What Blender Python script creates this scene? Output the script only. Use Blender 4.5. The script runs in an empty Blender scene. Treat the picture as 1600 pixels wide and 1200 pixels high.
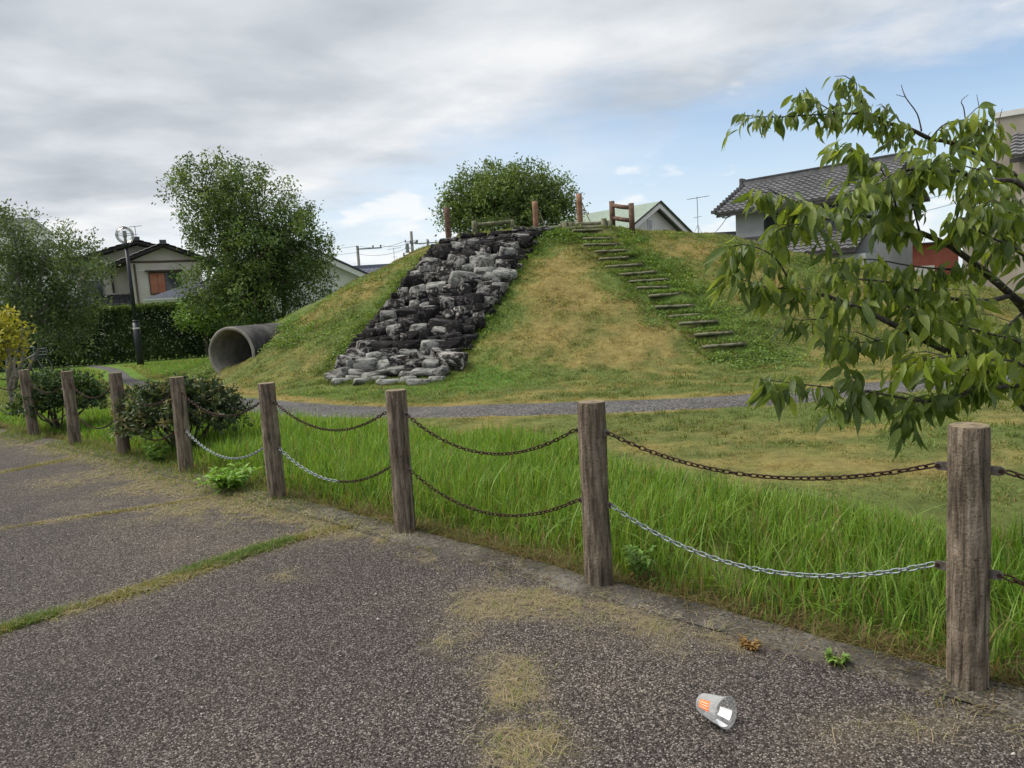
import bpy, bmesh, math, random
import numpy as np
from mathutils import Vector, Matrix, Euler

scene = bpy.context.scene
R = math.radians

# ------------------------------------------------------------------ camera
cam_data = bpy.data.cameras.new('camera')
cam_data.sensor_fit = 'HORIZONTAL'
cam_data.sensor_width = 36.0
cam_data.lens = 36.0 * 1100 / 1600
cam_data.clip_start = 0.05
cam_data.clip_end = 2000
camera = bpy.data.objects.new('camera', cam_data)
scene.collection.objects.link(camera)
PITCH, ROLL = -0.1163, -0.0622
_F = Vector((0, math.cos(PITCH), math.sin(PITCH)))
_R = Vector((1, 0, 0))
_U = _R.cross(_F)
_R, _U = math.cos(ROLL) * _R + math.sin(ROLL) * _U, -math.sin(ROLL) * _R + math.cos(ROLL) * _U
_m = Matrix((_R, _U, -_F)).transposed().to_4x4()
_m.translation = (0, 0, 1.5)
camera.matrix_world = _m
scene.camera = camera

# ------------------------------------------------------------------ view
scene.view_settings.view_transform = 'Standard'
scene.view_settings.look = 'None'
scene.view_settings.gamma = 1.0
scene.view_settings.exposure = 1.6
scene.view_settings.use_curve_mapping = False

# ------------------------------------------------------------------ node helper
class NT:
    def __init__(self, tree):
        self.t = tree
    def n(self, kind, ins=None, **props):
        nd = self.t.nodes.new('ShaderNode' + kind)
        for k, v in props.items():
            setattr(nd, k, v)
        if ins:
            for k, v in ins.items():
                s = nd.inputs[k]
                if isinstance(v, bpy.types.NodeSocket):
                    self.t.links.new(v, s)
                else:
                    s.default_value = v
        return nd
    def link(self, a, b):
        self.t.links.new(a, b)
    def math(self, op, a, b=0.0, c=0.0, clamp=False):
        return self.n('Math', {0: a, 1: b, 2: c}, operation=op, use_clamp=clamp).outputs[0]
    def mix(self, fac, a, b, mode='MIX'):
        nd = self.n('Mix', None, data_type='RGBA', blend_type=mode)
        for k, v in ((0, fac), (6, a), (7, b)):
            s = nd.inputs[k]
            if isinstance(v, bpy.types.NodeSocket):
                self.t.links.new(v, s)
            else:
                s.default_value = v if k == 0 else (tuple(v) + (1,))[:4]
        return nd.outputs[2]
    def ramp(self, fac, stops, interp='LINEAR'):
        nd = self.n('ValToRGB', {0: fac})
        cr = nd.color_ramp
        cr.interpolation = interp
        while len(cr.elements) < len(stops):
            cr.elements.new(0.5)
        for e, (p, c) in zip(cr.elements, stops):
            e.position = p
            e.color = (c, c, c, 1) if isinstance(c, (int, float)) else (tuple(c) + (1,))[:4]
        return nd.outputs[0]
    def noise(self, vec, scale, detail=4, rough=0.55, dist=0.0, dim='3D'):
        return self.n('TexNoise', {'Vector': vec, 'Scale': scale, 'Detail': detail, 'Roughness': rough, 'Distortion': dist}, noise_dimensions=dim).outputs[0]
    def smooth(self, v, lo, hi):
        return self.n('MapRange', {0: v, 1: lo, 2: hi}, interpolation_type='SMOOTHSTEP').outputs[0]

# ------------------------------------------------------------------ sky
SUN_AZ, SUN_EL = R(-78), R(56)       # azimuth from +Y towards +X
world = bpy.data.worlds.new('World')
scene.world = world
world.use_nodes = True
world.node_tree.nodes.clear()
w = NT(world.node_tree)
sky = w.n('TexSky', None, sky_type='NISHITA', sun_disc=False, sun_elevation=SUN_EL, sun_rotation=SUN_AZ,
          air_density=1.0, dust_density=1.2, ozone_density=1.6, altitude=20.0)
tc = w.n('TexCoord').outputs['Generated']
sx = w.n('SeparateXYZ', {0: tc})
zz = w.math('MAXIMUM', sx.outputs[2], 0.0)
zc = w.math('ADD', zz, 0.09)
px = w.math('DIVIDE', sx.outputs[0], zc)
py = w.math('DIVIDE', sx.outputs[1], zc)
pv = w.n('CombineXYZ', {0: px, 1: py, 2: 0.0}).outputs[0]
# a cloud deck that ends along a straight front in the distance
warp = w.noise(pv, 0.55, 5, 0.6)
front = w.math('ADD', w.math('MULTIPLY', px, 0.88), w.math('MULTIPLY', py, 1.35))
front = w.math('ADD', front, w.math('MULTIPLY', w.math('SUBTRACT', warp, 0.5), 2.2))
fine = w.noise(pv, 2.3, 6, 0.62, 0.4)
front = w.math('ADD', front, w.math('MULTIPLY', w.math('SUBTRACT', fine, 0.5), 1.3))
deck = w.smooth(front, 4.95, 3.75)
# veil of thin cloud beyond the front, denser away to the left
veil = w.smooth(w.math('ADD', w.math('MULTIPLY', px, -0.42), w.math('MULTIPLY', w.noise(pv, 0.4, 5, 0.6), 2.6)), 0.5, 2.6)
veil = w.math('MULTIPLY', veil, 0.8)
pvs = w.n('Mapping', {'Vector': pv, 'Rotation': (0, 0, R(-24)), 'Scale': (1.0, 1.15, 1)}).outputs[0]
tex1 = w.noise(pvs, 1.3, 6, 0.52, 0.15)
tex2 = w.noise(pvs, 0.32, 3, 0.5)
tone = w.math('ADD', w.math('MULTIPLY', tex1, 0.85), w.math('MULTIPLY', tex2, 0.3))
edge = w.math('SUBTRACT', 1.0, w.math('ABSOLUTE', w.math('DIVIDE', w.math('SUBTRACT', front, 3.7), 1.3)), clamp=True)
tone = w.math('ADD', tone, w.math('MULTIPLY', edge, 0.13))
cloud_col = w.ramp(tone, [(0.40, (1.55, 1.70, 1.87)), (0.54, (1.90, 2.05, 2.22)), (0.67, (2.42, 2.54, 2.68)), (0.82, (3.05, 3.08, 3.13))])
veil_col = w.ramp(tone, [(0.35, (2.25, 2.47, 2.75)), (0.62, (3.05, 3.15, 3.22))])
# small cumulus low over the roofs
az = w.math('ARCTAN2', sx.outputs[0], sx.outputs[1])
cv = w.n('CombineXYZ', {0: w.math('MULTIPLY', az, 5.0), 1: w.math('MULTIPLY', zz, 14.0), 2: 0.35}).outputs[0]
cum = w.noise(cv, 1.35, 6, 0.55)
low = w.math('MULTIPLY', w.smooth(zz, 0.17, 0.07), 0.17)
cum = w.smooth(w.math('ADD', cum, low), 0.63, 0.73)
sky_col = w.mix(1.0, sky.outputs[0], (0.54, 0.565, 0.565), 'MULTIPLY')
haze = w.smooth(zz, 0.30, 0.0)
c1 = w.mix(w.math('MULTIPLY', haze, 0.75), sky_col, (2.85, 3.1, 3.4))
c1 = w.mix(veil, c1, veil_col)
c1 = w.mix(w.math('MULTIPLY', cum, 0.7), c1, (3.35, 3.35, 3.35))
c1 = w.mix(deck, c1, cloud_col)
bg = w.n('Background', {'Color': c1, 'Strength': 0.10})
w.link(bg.outputs[0], w.n('OutputWorld').inputs[0])

# ------------------------------------------------------------------ sun, veiled by the cloud
sun_data = bpy.data.lights.new('sun', 'SUN')
sun_data.energy = 1.5
sun_data.angle = R(40)
sun_data.color = (1.0, 0.93, 0.82)
sun = bpy.data.objects.new('sun', sun_data)
scene.collection.objects.link(sun)
_d = Vector((math.sin(SUN_AZ) * math.cos(SUN_EL), math.cos(SUN_AZ) * math.cos(SUN_EL), math.sin(SUN_EL)))
sun.rotation_euler = _d.to_track_quat('Z', 'Y').to_euler()

scene.cycles.max_bounces = 6
scene.cycles.transparent_max_bounces = 12
scene.cycles.use_denoising = True

# ------------------------------------------------------------------ mesh helpers
COL = scene.collection
rng = np.random.default_rng(7)
random.seed(11)

def tag(o, label=None, cat=None, group=None, kind=None):
    if label: o['label'] = label
    if cat: o['category'] = cat
    if group: o['group'] = group
    if kind: o['kind'] = kind
    return o

def empty(name, loc=(0, 0, 0), rz=0.0):
    o = bpy.data.objects.new(name, None)
    o.empty_display_size = 0.1
    o.location = loc
    o.rotation_euler = (0, 0, rz)
    COL.objects.link(o)
    return o

def link_mesh(name, me, parent=None):
    o = bpy.data.objects.new(name, me)
    COL.objects.link(o)
    if parent is not None:
        o.parent = parent
    return o

def np_mesh(name, verts, faces, mats, colors=None, smooth=False, mat_idx=None):
    """verts (n,3), faces (m,k) arrays of one polygon size"""
    verts = np.asarray(verts, np.float32)
    faces = np.asarray(faces, np.int32)
    me = bpy.data.meshes.new(name)
    me.vertices.add(len(verts))
    me.vertices.foreach_set('co', verts.ravel())
    k = faces.shape[1]
    me.loops.add(faces.size)
    me.loops.foreach_set('vertex_index', faces.ravel())
    me.polygons.add(len(faces))
    me.polygons.foreach_set('loop_start', np.arange(0, faces.size, k, dtype=np.int32))
    if smooth:
        me.polygons.foreach_set('use_smooth', np.ones(len(faces), bool))
    if not isinstance(mats, (list, tuple)):
        mats = [mats]
    for m in mats:
        me.materials.append(m)
    if mat_idx is not None:
        me.polygons.foreach_set('material_index', np.asarray(mat_idx, np.int32))
    me.update(calc_edges=True)
    if colors is not None:
        ca = me.color_attributes.new('Col', 'FLOAT_COLOR', 'POINT')
        c4 = np.ones((len(verts), 4), np.float32)
        c4[:, :3] = colors
        ca.data.foreach_set('color', c4.ravel())
    me.validate()
    return me

class MB:
    """collects boxes, tubes and prisms for one mesh"""
    def __init__(self):
        self.v, self.f = [], []
    def add(self, verts, faces):
        b = len(self.v)
        self.v += [tuple(p) for p in verts]
        self.f += [tuple(b + i for i in f) for f in faces]
        return self
    def box(self, x0, x1, y0, y1, z0, z1, M=None):
        p = [(x0, y0, z0), (x1, y0, z0), (x1, y1, z0), (x0, y1, z0), (x0, y0, z1), (x1, y0, z1), (x1, y1, z1), (x0, y1, z1)]
        if M is not None: p = [M @ Vector(q) for q in p]
        return self.add(p, [(0, 3, 2, 1), (4, 5, 6, 7), (0, 1, 5, 4), (1, 2, 6, 5), (2, 3, 7, 6), (3, 0, 4, 7)])
    def prism(self, poly, off):
        """polygon of 3-D points extruded by the vector off"""
        n = len(poly)
        off = Vector(off)
        a = [Vector(p) for p in poly]
        b = [p + off for p in a]
        return self.add(a + b, [tuple(range(n))[::-1], tuple(range(n, 2 * n))] + [(i, (i + 1) % n, n + (i + 1) % n, n + i) for i in range(n)])
    def tube(self, pts, rad, seg=8, cap=True, wob=0.0):
        pts = [Vector(p) for p in pts]
        if isinstance(rad, (int, float)): rad = [rad] * len(pts)
        n = len(pts)
        vs, up = [], None
        for i, p in enumerate(pts):
            t = (pts[min(i + 1, n - 1)] - pts[max(i - 1, 0)]).normalized()
            if up is None:
                up = t.orthogonal().normalized()
            up = (up - t * up.dot(t))
            up = up.normalized() if up.length > 1e-6 else t.orthogonal().normalized()
            s = t.cross(up)
            for k in range(seg):
                a = 2 * math.pi * k / seg
                rr = rad[i] * (1 + wob * random.uniform(-1, 1))
                vs.append(p + (up * math.cos(a) + s * math.sin(a)) * rr)
        fs = []
        for i in range(n - 1):
            for k in range(seg):
                k2 = (k + 1) % seg
                fs.append((i * seg + k, i * seg + k2, (i + 1) * seg + k2, (i + 1) * seg + k))
        if cap:
            fs.append(tuple(range(seg))[::-1])
            fs.append(tuple((n - 1) * seg + k for k in range(seg)))
        return self.add(vs, fs)
    def mesh(self, name, mat, smooth=False):
        me = bpy.data.meshes.new(name)
        me.from_pydata(self.v, [], self.f)
        for m in (mat if isinstance(mat, (list, tuple)) else [mat]):
            me.materials.append(m)
        if smooth:
            for p in me.polygons: p.use_smooth = True
        me.update()
        return me
    def build(self, name, mat, parent=None, smooth=False):
        return link_mesh(name, self.mesh(name, mat, smooth), parent)

def add_bevel(o, w=0.01, seg=2):
    m = o.modifiers.new('bevel', 'BEVEL')
    m.width = w; m.segments = seg; m.limit_method = 'ANGLE'
    return o

# 2-D value noise
_H = np.random.default_rng(3).random((256, 256))
def vnoise(x, y, s=1.0, o=0):
    x = np.asarray(x, float) * s + 37.3 * o; y = np.asarray(y, float) * s + 11.7 * o
    xi, yi = np.floor(x).astype(int), np.floor(y).astype(int)
    fx, fy = x - xi, y - yi
    fx, fy = fx * fx * (3 - 2 * fx), fy * fy * (3 - 2 * fy)
    g = lambda a, b: _H[a % 256, b % 256]
    return (g(xi, yi) * (1 - fx) + g(xi + 1, yi) * fx) * (1 - fy) + (g(xi, yi + 1) * (1 - fx) + g(xi + 1, yi + 1) * fx) * fy
def fbm(x, y, s=1.0, o=0, n=4):
    t = 0; a = 0.5
    for i in range(n):
        t = t + a * vnoise(x, y, s * 2 ** i, o + i); a *= 0.5
    return t / (1 - 0.5 ** n)
def sstep(v, a, b):
    t = np.clip((np.asarray(v, float) - a) / (b - a), 0, 1)
    return t * t * (3 - 2 * t)
# ------------------------------------------------------------------ materials
def material(name, build):
    m = bpy.data.materials.new(name)
    m.use_nodes = True
    m.node_tree.nodes.clear()
    t = NT(m.node_tree)
    out = t.n('OutputMaterial')
    s = build(t)
    t.link(s, out.inputs[0])
    return m

def principled(t, col, rough=0.8, bump=None, strength=0.3, dist=0.01, metal=0.0, spec=0.3):
    nd = t.n('BsdfPrincipled', {'Roughness': rough, 'Metallic': metal, 'Specular IOR Level': spec})
    if isinstance(col, bpy.types.NodeSocket): t.link(col, nd.inputs['Base Color'])
    else: nd.inputs['Base Color'].default_value = (tuple(col) + (1,))[:4]
    if bump is not None:
        b = t.n('Bump', {'Height': bump, 'Strength': strength, 'Distance': dist})
        t.link(b.outputs[0], nd.inputs['Normal'])
    return nd.outputs[0]

def obj_co(t): return t.n('TexCoord').outputs['Object']
def rnd(t): return t.n('ObjectInfo').outputs['Random']

def mottled(name, a, b, scale=6.0, rough=0.85, bump=0.25, dist=0.01, lo=0.35, hi=0.65, spec=0.25, metal=0.0):
    def bld(t):
        co = obj_co(t)
        n1 = t.noise(co, scale, 6, 0.6)
        c = t.mix(t.smooth(n1, lo, hi), a, b)
        return principled(t, c, rough, t.noise(co, scale * 6, 4, 0.6), bump, dist, metal, spec)
    return material(name, bld)

def leaf_mat(name, trans=0.35, rough=0.55, gain=1.0, spec=0.3):
    """colour comes from the Col attribute of the foliage itself"""
    def bld(t):
        c = t.n('Attribute', None, attribute_name='Col').outputs['Color']
        c = t.mix(1.0, c, (gain, gain, gain), 'MULTIPLY')
        p = principled(t, c, rough, spec=spec)
        tr = t.n('BsdfTranslucent', {'Color': t.mix(1.0, c, (1.25, 1.2, 0.6), 'MULTIPLY')}).outputs[0]
        return t.n('MixShader', {0: trans, 1: p, 2: tr}).outputs[0]
    return material(name, bld)

M = {}
M['grass_blade'] = leaf_mat('grass_blade', 0.40, 0.5, 1.45, 0.25)
M['foliage'] = leaf_mat('foliage', 0.30, 0.5, 1.45, 0.35)

def _lawn(t):
    c = t.n('Attribute', None, attribute_name='Col').outputs['Color']
    co = obj_co(t)
    n = t.noise(co, 9.0, 8, 0.7)
    c = t.mix(1.0, c, t.ramp(n, [(0.25, 0.55), (0.5, 0.95), (0.75, 1.35)]), 'MULTIPLY')
    return principled(t, c, 0.95, t.noise(co, 30, 6, 0.7), 0.8, 0.03, spec=0.1)
M['lawn'] = material('lawn', _lawn)

def _asphalt(t):
    co = obj_co(t)
    vor = t.n('TexVoronoi', {'Vector': co, 'Scale': 160.0, 'Randomness': 1.0}, feature='F1')
    cell = t.n('SeparateColor', {0: vor.outputs['Color']}).outputs[0]
    c = t.ramp(cell, [(0.0, (0.022, 0.018, 0.017)), (0.32, (0.055, 0.047, 0.043)), (0.62, (0.108, 0.094, 0.086)), (0.87, (0.20, 0.178, 0.163)), (1.0, (0.37, 0.34, 0.315))])
    gap = t.ramp(vor.outputs['Distance'], [(0.35, 1.0), (0.75, 0.45)])
    c = t.mix(1.0, c, gap, 'MULTIPLY')
    big = t.noise(co, 0.55, 5, 0.6)
    c = t.mix(1.0, c, t.ramp(big, [(0.3, (0.72, 0.70, 0.72)), (0.5, (0.95, 0.93, 0.92)), (0.7, (1.28, 1.20, 1.10))]), 'MULTIPLY')
    # drifted dust and fine straw bleaching the surface
    dust = t.smooth(t.noise(t.n('Mapping', {'Vector': co, 'Location': (3.1, 1.7, 0)}).outputs[0], 0.9, 7, 0.68), 0.53, 0.72)
    dust = t.math('MULTIPLY', dust, t.smooth(t.noise(co, 38, 4, 0.7), 0.35, 0.65))
    att = t.n('Attribute', None, attribute_name='Col').outputs['Fac']
    c = t.mix(t.math('MULTIPLY', dust, 0.40), c, (0.22, 0.18, 0.13))
    c = t.mix(t.math('MULTIPLY', t.math('SUBTRACT', 1.0, att), t.smooth(t.noise(co, 26, 6, 0.75), 0.30, 0.62)), c, (0.23, 0.19, 0.11))
    hgt = t.math('ADD', t.math('MULTIPLY', vor.outputs['Distance'], -1.0), t.math('MULTIPLY', cell, 0.5))
    return principled(t, c, 0.85, hgt, 0.9, 0.006, spec=0.25)
M['asphalt'] = material('asphalt', _asphalt)

def _path(t):
    co = obj_co(t)
    vor = t.n('TexVoronoi', {'Vector': co, 'Scale': 60.0}, feature='F1')
    cell = t.n('SeparateColor', {0: vor.outputs['Color']}).outputs[0]
    c = t.ramp(cell, [(0.0, (0.035, 0.034, 0.036)), (0.6, (0.085, 0.082, 0.082)), (1.0, (0.21, 0.205, 0.20))])
    c = t.mix(1.0, c, t.ramp(t.noise(co, 1.3, 5, 0.6), [(0.3, 0.75), (0.7, 1.2)]), 'MULTIPLY')
    return principled(t, c, 0.9, cell, 0.7, 0.006, spec=0.2)
M['path'] = material('path', _path)

def _kerb(t):
    co = obj_co(t)
    n1 = t.noise(co, 2.2, 8, 0.65)
    c = t.ramp(n1, [(0.36, (0.030, 0.028, 0.024)), (0.5, (0.078, 0.073, 0.063)), (0.64, (0.17, 0.16, 0.145))])
    vor = t.n('TexVoronoi', {'Vector': co, 'Scale': 120.0}, feature='F1')
    cell = t.n('SeparateColor', {0: vor.outputs['Color']}).outputs[0]
    c = t.mix(t.smooth(t.noise(co, 7, 6, 0.7), 0.44, 0.58), c, t.ramp(cell, [(0, (0.03, 0.026, 0.022)), (0.6, (0.095, 0.082, 0.068)), (1, (0.22, 0.20, 0.17))]))
    c = t.mix(t.smooth(t.noise(co, 60, 5, 0.7), 0.5, 0.62), c, t.mix(1.0, c, (0.55, 0.55, 0.5), 'MULTIPLY'))
    return principled(t, c, 0.92, t.noise(co, 45, 6, 0.7), 0.7, 0.012, spec=0.2)
M['kerb'] = material('kerb', _kerb)

def _post(t):
    co = obj_co(t)
    r = rnd(t)
    off = t.n('CombineXYZ', {0: t.math('MULTIPLY', r, 31.0), 1: t.math('MULTIPLY', r, 17.0), 2: t.math('MULTIPLY', r, 9.0)}).outputs[0]
    v = t.n('VectorMath', {0: co, 1: off}, operation='ADD').outputs[0]
    st = t.n('Mapping', {'Vector': v, 'Scale': (1, 1, 0.10)}).outputs[0]
    g1 = t.noise(st, 42, 7, 0.62, 0.5)
    g2 = t.noise(v, 9, 6, 0.65)
    c = t.ramp(g1, [(0.30, (0.034, 0.029, 0.024)), (0.44, (0.115, 0.100, 0.084)), (0.55, (0.20, 0.178, 0.152)), (0.70, (0.32, 0.29, 0.255))])
    c = t.mix(1.0, c, t.ramp(g2, [(0.3, (0.70, 0.68, 0.64)), (0.7, (1.22, 1.16, 1.10))]), 'MULTIPLY')
    c = t.mix(1.0, c, (1.16, 1.11, 1.04), 'MULTIPLY')
    c = t.mix(t.smooth(t.noise(v, 15, 5, 0.7), 0.62, 0.74), c, (0.24, 0.24, 0.12))
    c = t.mix(t.smooth(t.noise(v, 70, 3, 0.6), 0.62, 0.70), c, (0.055, 0.042, 0.034))
    return principled(t, c, 0.88, t.math('ADD', g1, t.math('MULTIPLY', t.noise(v, 80, 3, 0.6), 0.35)), 1.0, 0.022, spec=0.2)
M['post'] = material('post', _post)
M['post_top'] = mottled('post_top', (0.13, 0.105, 0.07), (0.27, 0.22, 0.15), 22, 0.9, 0.6)
M['log'] = mottled('log', (0.085, 0.092, 0.05), (0.205, 0.20, 0.135), 9, 0.9, 0.6)
M['log_brown'] = mottled('log_brown', (0.085, 0.052, 0.038), (0.17, 0.105, 0.075), 7, 0.85, 0.5)
M['log_orange'] = mottled('log_orange', (0.18, 0.10, 0.062), (0.30, 0.175, 0.115), 5, 0.8, 0.4)
M['rust'] = mottled('rust', (0.018, 0.012, 0.010), (0.060, 0.030, 0.020), 60, 0.7, 0.5, 0.002, metal=0.3)
M['zinc'] = mottled('zinc', (0.15, 0.18, 0.19), (0.30, 0.345, 0.36), 40, 0.5, 0.2, 0.001, metal=0.4, spec=0.5)
M['bracket'] = mottled('bracket', (0.11, 0.095, 0.085), (0.22, 0.19, 0.17), 50, 0.6, 0.3, 0.002, metal=0.5)

def _stone(lo, mid, hi, p0, p1, name, tint):
    def bld(t):
        co = obj_co(t)
        r = rnd(t)
        off = t.n('CombineXYZ', {0: t.math('MULTIPLY', r, 53.0), 1: t.math('MULTIPLY', r, 29.0), 2: t.math('MULTIPLY', r, 71.0)}).outputs[0]
        v = t.n('VectorMath', {0: co, 1: off}, operation='ADD').outputs[0]
        n1 = t.noise(v, 2.6, 8, 0.68, 0.6)
        n2 = t.noise(v, 12, 6, 0.7)
        f = t.math('ADD', t.math('MULTIPLY', n1, 0.7), t.math('MULTIPLY', n2, 0.3))
        c = t.ramp(f, [(p0, lo), (p0 + (p1 - p0) * .35, mid), (p1, hi)])
        c = t.mix(1.0, c, t.ramp(r, [(0.0, 0.7), (1.0, 1.2)]), 'MULTIPLY')
        c = t.mix(t.math('MULTIPLY', r, 0.5), c, t.mix(1.0, c, tint, 'MULTIPLY'))
        return principled(t, c, 0.85, t.math('ADD', n1, t.math('MULTIPLY', n2, 0.6)), 0.8, 0.08, spec=0.25)
    return material(name, bld)
M['stone_pale'] = _stone((0.05, 0.047, 0.045), (0.20, 0.20, 0.19), (0.37, 0.365, 0.35), 0.42, 0.56, 'stone_pale', (0.9, 0.97, 0.93))
M['stone_mottled'] = _stone((0.018, 0.016, 0.017), (0.045, 0.043, 0.042), (0.40, 0.39, 0.38), 0.46, 0.57, 'stone_mottled', (1.05, 1.0, 0.95))
M['stone_black'] = _stone((0.010, 0.009, 0.010), (0.020, 0.018, 0.019), (0.27, 0.265, 0.26), 0.48, 0.66, 'stone_black', (1.0, 0.95, 1.0))
M['bed'] = mottled('bed', (0.012, 0.011, 0.010), (0.045, 0.038, 0.032), 3, 0.95, 0.9, 0.05)

def _concrete(t):
    co = obj_co(t)
    st = t.n('Mapping', {'Vector': co, 'Scale': (1, 1, 0.35)}).outputs[0]
    n1 = t.noise(st, 1.8, 8, 0.66, 0.5)
    c = t.ramp(n1, [(0.32, (0.12, 0.112, 0.10)), (0.52, (0.24, 0.225, 0.20)), (0.70, (0.40, 0.38, 0.345))])
    return principled(t, c, 0.9, t.noise(co, 25, 6, 0.7), 0.4, 0.01, spec=0.2)
M['concrete'] = material('concrete', _concrete)
M['pipe_outside'] = mottled('pipe_outside', (0.035, 0.034, 0.034), (0.125, 0.12, 0.115), 2.2, 0.85, 0.4, 0.01, 0.32, 0.72)

M['bark'] = mottled('bark', (0.045, 0.036, 0.029), (0.15, 0.125, 0.105), 22, 0.9, 0.8, 0.01)
M['bark_pale'] = mottled('bark_pale', (0.13, 0.115, 0.095), (0.30, 0.27, 0.235), 12, 0.9, 0.5, 0.01)
def _cherry_bark(t):
    co = obj_co(t)
    n1 = t.noise(co, 34, 6, 0.65)
    c = t.ramp(n1, [(0.35, (0.028, 0.021, 0.020)), (0.55, (0.070, 0.056, 0.052)), (0.68, (0.13, 0.115, 0.108))])
    c = t.mix(t.smooth(t.noise(co, 15, 5, 0.7), 0.60, 0.68), c, (0.33, 0.325, 0.30))
    return principled(t, c, 0.8, n1, 0.8, 0.006, spec=0.3)
M['cherry_bark'] = material('cherry_bark', _cherry_bark)

def cherry_leaf(name, a, b):
    def bld(t):
        co = obj_co(t)
        r = rnd(t)
        c = t.mix(r, a, b)
        x = t.n('SeparateXYZ', {0: co})
        n = t.noise(co, 60, 3, 0.6)
        c = t.mix(1.0, c, t.ramp(n, [(0.3, 0.8), (0.7, 1.18)]), 'MULTIPLY')
        # pale midrib and side veins
        rib = t.smooth(t.math('ABSOLUTE', x.outputs[0]), 0.0018, 0.0006)
        wv = t.n('TexWave', {'Vector': t.n('CombineXYZ', {0: 0.0, 1: t.math('ADD', x.outputs[1], t.math('MULTIPLY', t.math('ABSOLUTE', x.outputs[0]), -0.8)), 2: 0.0}).outputs[0], 'Scale': 26.0}, bands_direction='Y').outputs['Fac']
        vein = t.math('MAXIMUM', rib, t.math('MULTIPLY', t.smooth(wv, 0.86, 0.98), 0.35))
        c = t.mix(t.math('MULTIPLY', vein, 0.45), c, (0.24, 0.32, 0.10))
        back = t.n('NewGeometry').outputs['Backfacing']
        c = t.mix(t.math('MULTIPLY', back, 0.4), c, (0.13, 0.18, 0.08))
        p = principled(t, c, 0.42, t.math('MULTIPLY', vein, -1.0), 0.4, 0.002, spec=0.45)
        tr = t.n('BsdfTranslucent', {'Color': t.mix(1.0, c, (1.5, 1.45, 0.55), 'MULTIPLY')}).outputs[0]
        return t.n('MixShader', {0: 0.5, 1: p, 2: tr}).outputs[0]
    return material(name, bld)
M['leaf_dark'] = cherry_leaf('leaf_dark', (0.085, 0.135, 0.036), (0.13, 0.19, 0.05))
M['leaf_mid'] = cherry_leaf('leaf_mid', (0.165, 0.225, 0.048), (0.25, 0.31, 0.07))
M['leaf_yellow'] = cherry_leaf('leaf_yellow', (0.22, 0.31, 0.045), (0.33, 0.39, 0.065))

M['lamp_post'] = mottled('lamp_post', (0.012, 0.013, 0.022), (0.022, 0.024, 0.036), 10, 0.45, 0.1, 0.002, spec=0.5)
M['white_metal'] = mottled('white_metal', (0.62, 0.62, 0.62), (0.72, 0.72, 0.72), 8, 0.5, 0.05)
M['grey_metal'] = mottled('grey_metal', (0.16, 0.16, 0.17), (0.26, 0.26, 0.27), 12, 0.5, 0.1, metal=0.4)
def _clear(t):
    fr = t.n('Fresnel', {'IOR': 1.45}).outputs[0]
    f = t.math('ADD', t.math('MULTIPLY', fr, 0.85), 0.03, clamp=True)
    tr = t.n('BsdfTransparent', {'Color': (0.965, 0.975, 0.97, 1)}).outputs[0]
    gl = t.n('BsdfGlossy', {'Color': (1, 1, 1, 1), 'Roughness': 0.06}).outputs[0]
    return t.n('MixShader', {0: f, 1: tr, 2: gl}).outputs[0]
M['clear'] = material('clear_plastic', _clear)
def _cup(t):
    fr = t.n('LayerWeight', {'Blend': 0.35}).outputs['Facing']
    f = t.math('ADD', t.math('MULTIPLY', fr, 0.42), 0.05, clamp=True)
    tr = t.n('BsdfTransparent', {'Color': (0.97, 0.975, 0.98, 1)}).outputs[0]
    gl = t.n('BsdfPrincipled', {'Base Color': (0.75, 0.77, 0.78, 1), 'Roughness': 0.12, 'Specular IOR Level': 0.8}).outputs[0]
    return t.n('MixShader', {0: f, 1: tr, 2: gl}).outputs[0]
M['cup'] = material('cup_plastic', _cup)
M['paper_white'] = mottled('paper_white', (0.80, 0.81, 0.82), (0.86, 0.86, 0.87), 30, 0.6, 0.05)
M['paper_orange'] = mottled('paper_orange', (0.72, 0.17, 0.05), (0.82, 0.26, 0.10), 120, 0.6, 0.05)

def _tile(name, a, b):
    def bld(t):
        co = obj_co(t)
        n = t.noise(co, 5.5, 5, 0.7)
        n2 = t.noise(t.n('Mapping', {'Vector': co, 'Scale': (0.6, 0.6, 0.6)}).outputs[0], 1.0, 4, 0.6)
        c = t.mix(t.smooth(t.math('ADD', t.math('MULTIPLY', n, 0.6), t.math('MULTIPLY', n2, 0.4)), 0.35, 0.65), a, b)
        return principled(t, c, 0.7, n, 0.2, 0.01, spec=0.2)
    return material(name, bld)
M['tile_grey'] = _tile('tile_grey', (0.095, 0.095, 0.103), (0.20, 0.20, 0.212))
M['tile_dark'] = _tile('tile_dark', (0.050, 0.050, 0.055), (0.115, 0.115, 0.122))
M['tile_blue'] = _tile('tile_blue', (0.10, 0.115, 0.155), (0.18, 0.20, 0.25))
M['slate'] = _tile('slate', (0.045, 0.052, 0.072), (0.07, 0.08, 0.105))
M['roof_green'] = _tile('roof_green', (0.20, 0.255, 0.21), (0.27, 0.33, 0.28))
M['wall_cream'] = mottled('wall_cream', (0.55, 0.52, 0.44), (0.63, 0.60, 0.52), 0.9, 0.9, 0.1)
M['wall_white'] = mottled('wall_white', (0.60, 0.60, 0.59), (0.68, 0.68, 0.67), 0.8, 0.9, 0.1)
M['wall_grey'] = mottled('wall_grey', (0.36, 0.375, 0.40), (0.43, 0.445, 0.47), 0.8, 0.9, 0.1)
M['wall_beige'] = mottled('wall_beige', (0.33, 0.30, 0.26), (0.41, 0.375, 0.33), 0.8, 0.9, 0.1)
M['wall_red'] = mottled('wall_red', (0.30, 0.085, 0.065), (0.38, 0.12, 0.09), 1.0, 0.8, 0.1)
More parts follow.
